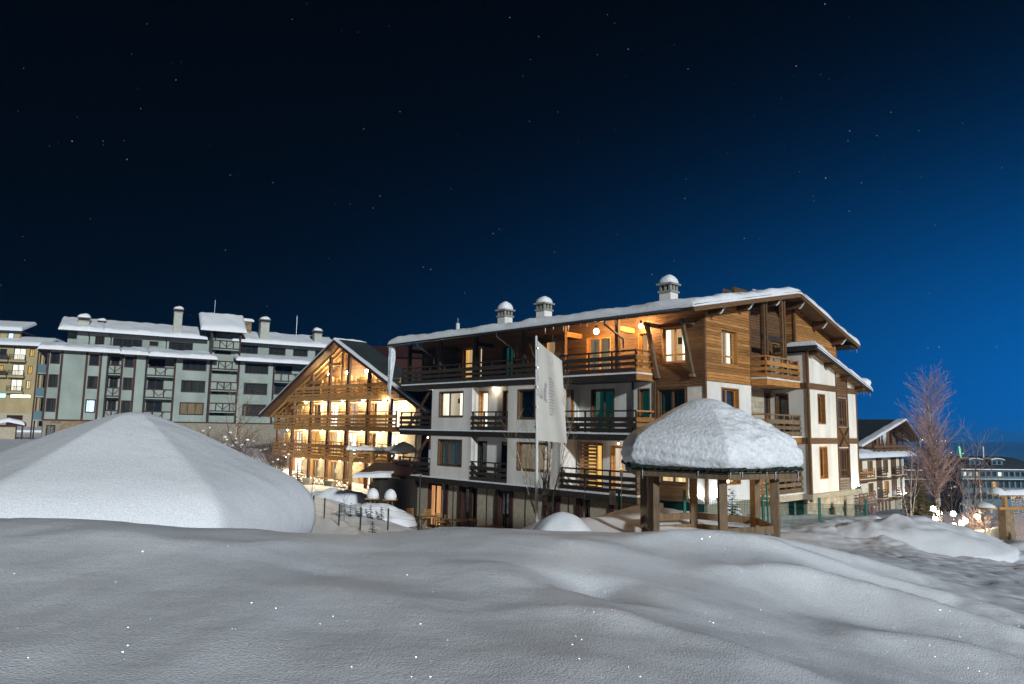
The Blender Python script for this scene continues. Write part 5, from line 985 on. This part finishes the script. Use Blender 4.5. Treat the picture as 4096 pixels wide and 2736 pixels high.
# ---------------------------------------------------------------- trees
def grow(mt, mw, p, d, L, r, lev, rnd, cfg):
    segs = cfg['segs'][lev]; pts = [p]; rs = [r]; q = Vector(d)
    for i in range(segs):
        q = (q+Vector((rnd.uniform(-1, 1), rnd.uniform(-1, 1), rnd.uniform(-1, 1)))*cfg['wob'][lev]+Vector((0, 0, cfg['up'][lev]))).normalized()
        p = p+q*(L/segs); pts.append(p); rs.append(max(r*(1-(i+1)/segs*cfg['tap'][lev]), cfg['rmin']))
    (mt if lev < cfg['trunk_levels'] else mw).tube(pts, rs, (8, 5, 3, 3, 3)[lev])
    if lev+1 < len(cfg['n']):
        n = cfg['n'][lev]
        for k in range(n):
            t = cfg['start'][lev]+(1-cfg['start'][lev])*(k+rnd.random())/n; f = min(t*segs, segs-.001); i = int(f); b = pts[i].lerp(pts[i+1], f-i); ax = (pts[i+1]-pts[i]).normalized()
            side = ax.cross(Vector((rnd.uniform(-1, 1), rnd.uniform(-1, 1), rnd.uniform(-.3, .3)))).normalized(); an = rad(rnd.uniform(*cfg['ang'][lev])); nd = (ax*math.cos(an)+side*math.sin(an)).normalized()
            LL = L*cfg['len'][lev]*rnd.uniform(.65, 1.1)*(1-(cfg['shape'][lev]*t)); grow(mt, mw, b, nd, LL, rs[i]*cfg['rr'][lev], lev+1, rnd, cfg)
def tree(name, label, loc, H_, r, cfg, seed, tm, wm, stems=((0, 0, 1),), cat='tree', group=None):
    T = Thing(name, label, cat, loc, 0, group); rnd = random.Random(seed); mt, mw = MB(), MB()
    for k, s in enumerate(stems): grow(mt, mw, Vector((0, 0, -.2)), Vector(s[:3]).normalized(), H_*(s[3] if len(s) > 3 else 1), r*(s[4] if len(s) > 4 else 1), 0, rnd, cfg)
    T.mb('trunk', tm, mt, None, True); T.mb('crown', wm, mw); return T
BIRCH = dict(segs=(14, 6, 4, 2), wob=(.015, .06, .1, .15), up=(.03, .035, .05, .02), tap=(.93, .85, .8, .7), rmin=.006, trunk_levels=1, n=(96, 13, 10), start=(.24, .1, .1), ang=((30, 56), (24, 50), (20, 55)), len=(.36, .45, .55), shape=(.5, .3, .2), rr=(.38, .5, .6))
SHRUBBY = dict(segs=(8, 5, 4, 2), wob=(.05, .12, .15, .2), up=(.01, .06, .05, 0), tap=(.9, .85, .8, .7), rmin=.005, trunk_levels=1, n=(14, 7, 6), start=(.2, .15, .1), ang=((25, 55), (25, 55), (25, 60)), len=(.55, .5, .5), shape=(.35, .2, .2), rr=(.5, .55, .6))
THIN = dict(segs=(8, 4, 2), wob=(.04, .1, .15), up=(.03, .06, .0), tap=(.85, .85, .7), rmin=.004, trunk_levels=1, n=(12, 4), start=(.35, .2), ang=((20, 45), (20, 50)), len=(.35, .45), shape=(.4, .2), rr=(.45, .6))
STEMB = dict(segs=(10, 6, 4, 2), wob=(.03, .08, .12, .15), up=(.02, .08, .05, 0), tap=(.9, .88, .8, .7), rmin=.004, trunk_levels=1, n=(11, 5, 3), start=(.2, .2, .1), ang=((15, 38), (20, 45), (20, 50)), len=(.5, .42, .5), shape=(.35, .2, .2), rr=(.34, .55, .6))
tree('birch_tree', 'tall slender bare birch glowing above the globe lamps at right', (28.35, 48, gzs(28.35, 48)), 9.2, .17, BIRCH, 3, 'bark_birch', 'twig_lit', ((0, 0, 1), (-.1, 0, 1, .7, .6)))
tree('birch_tree', 'young multi-stemmed birch in front of the lodge beside the flagpole', (1.2, 25.9, gzs(1.2, 25.9)), 5.6, .085, STEMB, 5, 'bark_birch', 'twig_pale', ((.015, 0, 1), (.1, .05, 1, .9, .75), (-.45, 0, 1, .62, .55), (.3, -.1, 1, .7, .5)))
tree('bare_tree', 'leafless tree with snow clumps in front of the apartment block', (-23.7, 62, gzs(-23.7, 62)), 7.6, .12, SHRUBBY, 8, 'bark_birch', 'twig', ((0, 0, 1), (.12, 0, 1, .8, .7)))
tree('bare_tree', 'small bare tree between the globe lamps and the lit pergola', (23.5, 36, gzs(23.5, 36)), 3.4, .06, SHRUBBY, 12, 'bark_birch', 'twig', ((0, 0, 1), (.25, 0, 1, .8, .7)))
tree('bare_tree', 'low bare tree standing left of the tall glowing birch', (24.8, 45, gzs(24.8, 45)), 4.6, .07, THIN, 15, 'bark_birch', 'twig_lit', ((0, 0, 1), (-.3, 0, 1, .7, .7), (.2, 0, 1, .9, .7)))
tree('bare_tree', 'bare leaning tree behind the globe lamps, right of the birch', (33.0, 52, gzs(33, 52)), 5.6, .08, SHRUBBY, 19, 'bark_dark', 'twig_lit', ((.15, 0, 1), (-.25, 0, 1, .8, .7)))
tree('bare_tree', 'dark bare tree among the trees far right of the cream chalet', (36.5, 60, gzs(36.5, 60)), 6.5, .09, SHRUBBY, 23, 'bark_dark', 'twig', ((0, 0, 1), (-.25, 0, 1, .8, .7), (.25, 0, 1, .8, .7)))
tree('sapling', 'thin bare sapling behind the left end of the wire fence', (-10.9, 40, gzs(-10.9, 40)), 2.0, .02, THIN, 2, 'bark_dark', 'twig', cat='sapling', group='bare saplings by the wire fence')
tree('sapling', 'thin bare sapling between the wire fence posts and the snow bank', (-7.9, 35, gzs(-7.9, 35)), 1.9, .02, THIN, 4, 'bark_dark', 'twig', cat='sapling', group='bare saplings by the wire fence')
tree('sapling', 'forked pale sapling stem standing in snow left of the pavilion', (2.46, 24.0, gzs(2.46, 24)), 1.5, .022, dict(THIN, n=(2, 0)), 6, 'bark_birch', 'bark_birch', cat='sapling')
def conifer(name, label, loc, H_, R_, m, seed, snowy=0, group=None, cat='tree', n=9):
    T = Thing(name, label, cat, loc, 0, group); q = random.Random(seed); T.mb('trunk', 'bark_dark', MB().tube([(0, 0, -.2), (0, 0, H_)], [.03*H_, .004*H_], 6)); mb = MB(); sn = MB()
    L = int(6+H_*3)
    for i in range(L):
        t = (i+.3)/L; z = H_*(.08+.9*t); r = R_*(1-t)**.85*q.uniform(.8, 1.15)+.04; k = max(4, int(n*(1-t*.5)))
        for j in range(k):
            a = j*2*math.pi/k+q.random()*1.2; d = Vector((math.cos(a), math.sin(a), q.uniform(-.25, .12))); p0 = Vector((0, 0, z)); p1 = p0+d*r*q.uniform(.7, 1.1); s_ = d.cross(Vector((0, 0, 1))).normalized()
            for g_ in range(7):
                f = .2+.8*g_/7; c = p0.lerp(p1, f); w = .3*r*(1.1-f)+.03
                for sg in (-1, 1): e = c+s_*sg*w+d*w*.6+Vector((0, 0, q.uniform(-.08, .03)*r)); h2 = .035*H_**.5; mb.add([c+Vector((0, 0, h2*.4)), c-Vector((0, 0, h2*.3)), e], [(0, 1, 2)]); mb.add([c+d*h2, c-d*h2, e], [(0, 1, 2)])
            if snowy and q.random() < snowy: c = p0.lerp(p1, .75); mb2 = [(.0, .6), (.5, .55), (.85, .25), (1, 0)]; w = .16*R_+.05; sn.lathe([(w, 0), (w*.9, w*.35), (w*.5, w*.55), (0.001, w*.62)], (c.x, c.y, c.z), 7)
    T.mb('crown', m, mb); 
    if sn.v: T.mb('snow_clump', 'snow_roof', sn, None, True)
    return T
conifer('spruce_tree', 'small young spruce in front of the lit chalet terrace', (-14.63, 50, gzs(-14.63, 50)-.05), 2.1, .62, 'needles', 2, .0, None, 'tree', 8)
conifer('spruce_tree', 'dark spruce left of the tall birch, above the globe lamps', (25.9, 46, gzs(25.9, 46)), 3.6, 1.5, 'needles_lit', 5, .05, None, 'tree', 9)
conifer('spruce_tree', 'green spruce tip at the right edge below the lit pergola', (20.95, 28.6, gzs(20.95, 28.6)-.1), .95, .5, 'needles_lit', 6, .0)
conifer('conifer_shrub', 'snow-dusted conifer shrub with gold light in its colour seen through the pavilion', (8.28, 27, gzs(8.28, 27)-.1), 1.15, .34, 'needles_lit', 7, .35, None, 'shrub', 8)
conifer('conifer_shrub', 'low snow-dusted shrub right of the gold-lit conifer behind the pavilion', (9.0, 26.8, gzs(9.0, 26.8)-.1), .55, .3, 'needles_lit', 9, .6, None, 'shrub', 7)
for i, (x, dz) in enumerate(((-8.41, 2.03), (-7.94, 1.88), (-7.44, 1.83), (-6.94, 1.74), (-6.39, 1.65))):
    conifer('dwarf_conifer', f'{("leftmost", "second", "middle", "fourth", "rightmost")[i]} of five tiny dwarf conifers in front of the snow bank', (x, 36.5, gzs(x, 36.5)-.1), .8, .2, 'needles', 20+i, 0, 'dwarf conifers along the snow bank', 'shrub', 6)
conifer('dwarf_conifer', 'tiny conifer poking out of the drift below the fence post', (-5.6, 30.0, gzs(-5.6, 30)-.1), .7, .25, 'needles', 31, 0, None, 'shrub', 6)
def bush(label, loc, R_, H_, seed, snowy=0, m='twig', n=60):
    T = Thing('bare_bush', label, 'bush', loc); q = random.Random(seed); mb = MB(); sn = MB()
    for i in range(n):
        a = q.random()*6.28; d = Vector((math.cos(a)*q.uniform(.1, .8), math.sin(a)*q.uniform(.1, .8), 1)).normalized(); L = H_*q.uniform(.6, 1.1); p = Vector((math.cos(a)*R_*.3*q.random(), math.sin(a)*R_*.3*q.random(), -.1)); pts = [p]
        for k in range(4): d = (d+Vector((q.uniform(-1, 1), q.uniform(-1, 1), q.uniform(-.3, .3)))*.22).normalized(); p = p+d*L/4; pts.append(p)
        mb.tube(pts, [.014, .012, .01, .008, .004], 3)
        for k in range(5):
            b = pts[q.randint(1, 4)]; d2 = Vector((q.uniform(-1, 1), q.uniform(-1, 1), q.uniform(0, 1))).normalized(); mb.tube([b, b+d2*L*.18, b+d2*L*.3+Vector((0, 0, .05))], [.007, .006, .003], 3)
        if q.random() < snowy: b = pts[q.randint(2, 4)]; w = q.uniform(.07, .18); sn.lathe([(w*.8, -.05), (w, .03), (w*.7, w*.5), (.001, w*.7)], (b.x, b.y, b.z), 7)
    T.mb('twigs', m, mb)
    if sn.v: T.mb('snow_clump', 'snow_roof', sn, None, True)
bush('wide bare hedge with snow lumps right of the snow mound', (-22.6, 60.5, gzs(-22.6, 60.5)+.6), 2.5, 3.2, 3, .16, 'twig', 130); bush('bare brown thicket left of the snow-clumped tree', (-26.0, 61.5, gzs(-26, 61.5)+.9), 2.2, 3.0, 4, .15, 'twig', 90); bush('bare brown thicket between apartment block and lit chalet', (-20.2, 62.5, gzs(-20.2, 62.5)+.9), 2.0, 3.4, 5, .12, 'twig', 90)
bush('tangled bare bush lit gold behind the left globe lamps', (24.2, 41, gzs(24.2, 41)), 1.5, 1.3, 6, .05, 'twig_lit', 50); bush('tangled bare bush lit gold behind the right globe lamps', (27.6, 43, gzs(27.6, 43)), 1.8, 1.4, 7, .05, 'twig_lit', 50); bush('bare bush at the foot of the cream chalet terrace', (31.5, 64, gzs(31.5, 64)), 2.0, 2.6, 8, .05, 'twig_lit', 70); bush('dark tangled bush in front of the brown valley hotel', (40, 68, gzs(40, 68)), 3.0, 4.0, 9, .05, 'twig', 110)

# ---------------------------------------------------------------- green wire fence behind the pavilion
FPOS = [(3.86, 25.6), (6.17, 25.6), (8.59, 24.6), (11.0, 25.8), (13.54, 27.6)]
T = Thing('mesh_fence', 'green welded wire fence running behind the pavilion towards the right', 'fence')
tops = [3.92, 3.94, 3.93, 3.75, 3.57, 3.3]
for (x, y), zt in zip(FPOS, tops): p = T.box('post', 'green_metal', (x-.04, y-.04, zt-1.5), (x+.04, y+.04, zt+.02))
for i in range(4):
    (x0, y0), (x1, y1) = FPOS[i], FPOS[i+1]; mb = MB(); L = math.hypot(x1-x0, y1-y0); n = int(L/.055)
    nx_, ny_ = -(y1-y0)/L, (x1-x0)/L
    for j in range(1, n):
        t = j/n; x, y = x0+(x1-x0)*t, y0+(y1-y0)*t; zt = tops[i]+(tops[i+1]-tops[i])*t-.22; s_ = .045
        mb.tube([(x, y, zt-1.2), (x, y, zt-.26), (x+nx_*s_, y+ny_*s_, zt-.19), (x, y, zt-.12), (x, y, zt-.08), (x+nx_*s_, y+ny_*s_, zt-.03), (x, y, zt+.03)], .0065, 3)
    for dz in (-.24, -.14, -.06, .02, -.7): mb.tube([(x0, y0, tops[i]-.22+dz), (x1, y1, tops[i+1]-.22+dz)], .0042, 3)
    T.mb('wire_panel', 'green_metal', mb)
T = Thing('solar_lamp', 'slim solar garden lamp pole fixed to the leftmost green fence post', 'lamp', (3.93, 25.5, 0)); T.mb('pole', 'pole_white', MB().tube([(0, 0, 2.9), (0, 0, 4.4)], .02, 8), None, True); T.box('housing', 'steel', (-.05, -.05, 4.38), (.05, .05, 4.64)); T.box('cap', 'lit_gold', (-.045, -.045, 4.64), (.045, .045, 4.71))
T = Thing('fence_pole', 'tall thin green pole strapped to the fence post behind the pavilion', 'pole', (8.72, 24.5, 0)); T.mb('pole', 'green_metal', MB().tube([(0, 0, 2.6), (-.05, 0, 4.75)], .028, 8), None, True)
for z in (3.0, 3.75): T.mb('strap', 'pole_white', MB().tube([(-.18, 0, z), (.03, 0, z)], .012, 5))
T = Thing('notice_sign', 'small pale notice board hung on the fence left of the pavilion', 'sign', (3.70, 25.42, 0)); T.box('plate', 'sign_plate', (-.2, -.012, 3.44), (.02, .012, 3.92)); mb = MB(); mb.tube([(-.16, -.02, 3.55), (-.16, -.02, 3.72), (-.12, -.02, 3.82), (-.06, -.02, 3.83), (-.02, -.02, 3.74), (-.02, -.02, 3.5), (-.1, -.02, 3.48)], .008, 4); mb.tube([(-.1, -.02, 3.52), (-.1, -.02, 3.7), (-.06, -.02, 3.72), (-.05, -.02, 3.54)], .008, 4); T.mb('drawing', 'sign_mark', mb)
# low wire fence on the left
T = Thing('wire_fence', 'low fence of thin dark green posts and wires left of the lodge', 'fence'); LP = [(-9.95, 37.0), (-8.95, 35.3), (-7.85, 33.7), (-6.55, 32.2), (-5.4, 32.6), (-4.07, 33.0)]
PZ = [gzs(x, y) for x, y in LP]
for (x, y), z in zip(LP[:5], PZ): T.mb('post', 'fence_dark', MB().tube([(x, y, z-.3), (x, y, z+.98)], .035, 6, True))
for i in range(5):
    for h_ in (.25, .6, .9): T.mb('wire', 'dark_metal', MB().tube([(*LP[i], PZ[i]+h_), (*LP[i+1], PZ[i+1]+h_)], .005, 3))
T = Thing('lamp_post', 'thin dark lamp post with a green foot left of the lodge terrace', 'lamp post', (-4.07, 33.0, 0)); z0 = PZ[5]; T.mb('foot', 'fence_dark', MB().tube([(0, 0, z0-.3), (0, 0, z0+.5)], .06, 8, True), None, True); T.mb('pole', 'dark_metal', MB().tube([(0, 0, z0+.5), (.0, 0, 3.85)], .03, 8), None, True); T.box('head', 'steel', (-.22, -.05, 3.85), (.06, .05, 3.9))

# ---------------------------------------------------------------- terrace furniture by the lodge
def at_terr(u, v): p = lw(v, u, 0); return p[0], p[1]
def table(label, u, v, L, snowh=0, rz=0, name='garden_table', group='tables on the lodge terrace', h=.74):
    x, y = at_terr(u, v); z = max(gzs(x, y)-.05, .45); T = Thing(name, label, 'table', (x, y, z), rz, group); t = T.box('table_top', 'wood_gold', (-L/2, -.4, h-.04), (L/2, .4, h))
    for i in (-1, 1):
        for j in (-1, 1): T.box('leg', 'wood_grey', (i*(L/2-.08)-.03, j*.33-.03, 0), (i*(L/2-.08)+.03, j*.33+.03, h-.04))
    return T
def chair(label, u, v, rz, m='wood_gold', fold=0):
    x, y = at_terr(u, v); z = max(gzs(x, y)-.03, .45); T = Thing('garden_chair', label, 'chair', (x, y, z), rz, 'wooden chairs on the lodge terrace')
    for i in range(5): T.box('seat_slat', m, (-.22, -.22+i*.09, .44), (.22, -.22+i*.09+.07, .465))
    for i in (-1, 1):
        T.box('leg', m, (i*.2-.02, -.22, 0), (i*.2+.02, -.18, .44)); T.bar('back_post', m, (i*.2, .2, 0), (i*.2, .3, .98), .04, .04); T.box('arm', m, (i*.23-.03, -.22, .64), (i*.23+.03, .24, .67))
    for k in range(5): T.box('back_slat', m, (-.19, .245+k*.012, .55+k*.09), (.19, .265+k*.012, .61+k*.09))
    return T
table('wooden table with pale top in front of the lit terrace door', 15.6, -2.6, 1.1, rz=.5); table('wide dark table in front of the middle terrace doors', 12.9, -2.4, 1.5, rz=.2); table('low wooden table near the flagpole end of the terrace', 10.6, -2.6, 1.3, rz=.6, h=.6)
chair('wooden slatted chair in front of the lit orange terrace door', 17.3, -2.4, .6); chair('wooden slatted chair right of the lit orange terrace door', 16.7, -2.0, -.5); chair('wooden chair stacked against the stone pier by the lamp post', 18.3, -2.0, 1.2); chair('wooden chair behind the pale-topped terrace table', 14.9, -2.2, 2.5); chair('tipped wooden chair near the wide dark terrace table', 13.9, -3.0, -1.0)
x, y = at_terr(19.6, -2.2); T = Thing('deck_chair', 'folded slatted deck chair leaning on the dark shed', 'deck chair', (x, y, 1.2), rad(30)); 
for i in (-1, 1): T.bar('rail', 'wood_grey', (i*.28, -.1, 0), (i*.22, .35, 1.2), .04, .05)
for k in range(7): t = .1+k*.11; T.bar('slat', 'wood_grey', (-.27, -.1+.45*t, 1.2*t), (.27, -.1+.45*t, 1.2*t), .02, .06)
for i, (x, y, zt) in enumerate(((-7.44, 39.6, 2.1), (-6.42, 39.2, 2.1))):
    T = Thing('bird_table', f'{("left", "right")[i]} wooden stand topped by a tall egg of snow', 'table', (x, y, 0), 0, 'wooden stands with snow domes'); T.box('plate', 'wood_gold', (-.36, -.3, zt), (.36, .3, zt+.05))
    for a in (-1, 1): T.bar('leg', 'wood_grey', (a*.25, 0, zt-1.0), (a*.1, 0, zt), .06, .06)
    T.mb('snow_dome', 'snow_roof', MB().lathe([(.3, .0), (.335, .06), (.335, .16), (.29, .32), (.2, .45), (.09, .52), (.001, .54)], (0, 0, zt+.05), 18), None, True)
T = Thing('shed', 'dark boarded shed with a brown snow-edged roof at the lodge left end', 'shed', (-8.0, 42.4, 0), rad(-10)); w = T.box('wall', 'wood_dark', (0, 0, .2), (2.3, 2.4, 3.0))
for i in range(12): T.box('board', 'wood_dark', (.01+i*.19, -.03, .2), (.01+i*.19+.175, .0, 2.98), w)
mb = MB().add([(-.95, -.5, 3.1), (2.3, -.5, 3.2), (2.3, 2.6, 3.75), (-.95, 2.6, 3.65), (-.95, -.5, 3.22), (2.3, -.5, 3.32), (2.3, 2.6, 3.87), (-.95, 2.6, 3.77)], CUBE_F); r = T.mb('roof', 'rust', mb); T.snow(-1.05, 1.3, -.6, .15, lambda a, b: 3.24+.03*a+.17*b, .16, .15, parent=r, nx=10, ny=3, amp=.03)
T = Thing('pergola', 'timber pergola with ragged snow on top between chalet and lodge', 'pergola', (-11.0, 50, 0), rad(3)); 
for x in (0, 1.45, 2.65): 
    T.box('post', 'wood_gold', (x-.11, -.11, .6), (x+.11, .11, 4.15)); T.bar('brace', 'wood_gold', (x, 0, 3.6), (x+.4, 0, 4.1), .1, .1)
T.box('beam', 'wood_gold', (-.3, -.1, 4.15), (3.9, .1, 4.33))
for i in range(9): T.box('rafter', 'wood_gold', (-.1+i*.46, -.5, 4.33), (.0+i*.46, 1.6, 4.43))
T.snow(-.3, 3.9, -.4, 1.4, lambda a, b: 4.43, .17, .15, nx=20, ny=6, amp=.09, seed=3)
T = Thing('parasol', 'snow-topped grey parasol beside the lodge end balcony', 'parasol', (-7.0, 47.4, 0)); T.mb('canopy', 'curtain_dark', MB().lathe([(.9, 4.35), (.6, 4.75), (0, 5.0)], (0, 0, 0), 10), None, True); T.mb('pole', 'steel', MB().tube([(0, 0, .5), (0, 0, 4.9)], .04, 6)); T.mb('snow', 'snow_roof', MB().lathe([(.92, 4.36), (.9, 4.5), (.55, 4.85), (.001, 5.1)], (0, 0, 0), 12), None, True)
x, y, _ = lw(-.5, 6.75, 0); T = Thing('snow_shovel', 'dark snow shovel leaning in the corner of the middle lodge balcony', 'shovel', (x, y, 5.93), LRZ); T.mb('shaft', 'dark_metal', MB().tube([(0, 0, .2), (.05, .05, 1.25)], .018, 6)); T.mb('grip', 'dark_metal', MB().tube([(.05, .05, 1.25), (.05, .0, 1.32), (.05, .0, 1.42), (.05, .1, 1.42), (.05, .1, 1.32), (.05, .05, 1.25)], .015, 5)); T.box('blade', 'dark_metal', (-.03, -.18, 0), (.0, .18, .3))

# ---------------------------------------------------------------- globe lamps and the lit pergola on the right
def globes(label, loc, gs):
    T = Thing('globe_lamp', label, 'lamp post', loc, 0, 'globe lamp posts below the birch'); zt = max(g_[2] for g_ in gs); T.mb('pole', 'dark_metal', MB().tube([(0, 0, -1.5), (0, 0, zt+.1)], .05, 8, True), None, True)
    for x, y, z in gs:
        T.mb('arm', 'dark_metal', MB().tube([(0, 0, z-.45), (x*.6, y*.6, z-.5), (x, y, z-.38), (x, y, z-.2)], .025, 6), None, True); T.ball('globe', 'bulb_globe', (x, y, z), .11, None, 2); light(T.root, 'bulb_globe', (x, y, z), .11, 75)
globes('left post with four glowing globes in front of the birch', (19.55, 33.0, 0), [(-.3, -.1, 2.30), (.1, .25, 2.52), (.58, .0, 2.53), (-.2, .2, 2.72)])
globes('right post with three glowing globes sunk behind the snow bank', (20.5, 33.2, 0), [(.0, -.2, 2.12), (.36, .1, 2.18), (-.3, -.1, 2.0)])
lamp('small distant round street lamp behind the globe lamps', (27.0, 42, 1.45), .14, 'bulb_globe', None, name='street_lamp', drop=.1, P=110)
T = Thing('light_pergola', 'snow-topped pergola hung with strings of pink lights at right edge', 'pergola', (20.4, 30, 0), rad(8)); T.box('pillar', 'stone_brown', (-.12, -.2, 1.0), (.28, .2, 3.05)); T.box('pillar', 'stone_brown', (3.6, -.2, 1.0), (4.0, .2, 3.05))
T.box('beam', 'wood_gold', (-.3, -.12, 3.05), (4.4, .12, 3.16)); T.box('beam', 'wood_gold', (-.3, -.12, 3.58), (4.4, .12, 3.7)); T.box('post', 'wood_gold', (0, -.08, 3.16), (.12, .08, 3.58)); T.snow(-.45, 4.5, -.3, .3, lambda a, b: 3.7, .14, .12, nx=18, ny=4, amp=.04); T.mb('snow_lump', 'snow_roof', MB().lathe([(.32, 0), (.33, .08), (.2, .2), (.001, .26)], (-.3, 0, 3.7), 12), None, True); T.mb('snow_lump', 'snow_roof', MB().lathe([(.4, 0), (.4, .06), (.2, .16), (.001, .2)], (-.9, .0, 3.15), 12), None, True); T.bar('cross_beam', 'wood_gold', (-1.3, 0, 3.1), (.2, 0, 3.1), .1, .1)
q = random.Random(4)
for i in range(22):
    x = .36+i*.105; long_ = q.random() < .45; z0, z1 = 3.56, (1.5 if long_ else 3.0-.3*q.random()); mb = MB(); z = z0
    while z > z1:
        s = .013; cx, cy = x+q.uniform(-.02, .02), -.05+q.uniform(-.03, .03); mb.add([(cx-s, cy, z), (cx+s, cy, z), (cx, cy-s, z), (cx, cy+s, z), (cx, cy, z+s), (cx, cy, z-s)], [(0, 2, 4), (2, 1, 4), (1, 3, 4), (3, 0, 4), (2, 0, 5), (1, 2, 5), (3, 1, 5), (0, 3, 5)]); z -= .075+q.random()*.04
    T.mb('light_string', 'led', mb)
# ---------------------------------------------------------------- dark barn roof behind the chalet
T = Thing('barn', 'dark reddish barn rising behind the lit chalet roof', 'building', (-23.5, 112, 0)); T.box('wall', 'rust', (0, 0, -2), (14, 9, 17)); T.mb('roof', 'rust', MB().add([(-.5, -.6, 16.9), (14.5, -.6, 16.9), (14.5, 4.5, 19.2), (-.5, 4.5, 19.2), (-.5, 9.6, 16.9), (14.5, 9.6, 16.9)], [(0, 1, 2, 3), (3, 2, 5, 4), (0, 3, 4), (1, 5, 2)]))
# ---------------------------------------------------------------- far valley side, its town lights, and the blue night air in front of them
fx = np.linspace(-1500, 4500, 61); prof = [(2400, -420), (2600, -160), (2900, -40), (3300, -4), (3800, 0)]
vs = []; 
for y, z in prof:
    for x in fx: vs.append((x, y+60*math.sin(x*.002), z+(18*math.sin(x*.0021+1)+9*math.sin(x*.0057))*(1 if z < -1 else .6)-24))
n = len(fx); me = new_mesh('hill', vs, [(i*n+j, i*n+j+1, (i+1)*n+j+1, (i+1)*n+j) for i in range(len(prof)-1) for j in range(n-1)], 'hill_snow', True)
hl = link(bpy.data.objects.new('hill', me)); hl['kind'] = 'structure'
for i, (x, y, z, r, m) in enumerate(((1720, 3000, -9, 1.6, 'town_light'), (1738, 3000, -10, 1.3, 'town_light'), (1752, 3000, -10, 1.6, 'town_light'), (1778, 3000, -12, 1.2, 'town_light'), (1800, 3000, -13, 1.8, 'town_light'), (1815, 3000, -12, 1.5, 'town_light'), (1745, 2850, -58, 1.3, 'town_light'), (1790, 2850, -60, 1.0, 'town_light'), (2010, 2820, -90, 2.2, 'town_light'), (2045, 2820, -92, 2.2, 'town_light'))):
    t = Thing('town_lamp', f'{("first", "second", "third", "fourth", "fifth", "sixth", "lower left", "lower right", "left reddish", "right reddish")[i]} of the tiny town lights far across the valley', 'lamp', (x, y, z), 0, 'town lights across the valley'); t.ball('bulb', m, (0, 0, 0), r)
hz = bpy.data.materials.new('night_air'); hz.use_nodes = True; t = hz.node_tree; t.nodes.remove(t.nodes['Principled BSDF']); pv = t.nodes.new('ShaderNodeVolumePrincipled')
pv.inputs['Color'].default_value = (.06, .40, 1, 1); pv.inputs['Density'].default_value = .00028; t.links.new(pv.outputs[0], t.nodes['Material Output'].inputs['Volume'])
mb = MB().box((-5200, -320, -640), (5200, 6200, 26)); o = link(bpy.data.objects.new('haze', new_mesh('haze', mb.v, mb.f, hz))); o['kind'] = 'stuff'; o['label'] = 'thin blue night air over the valley'
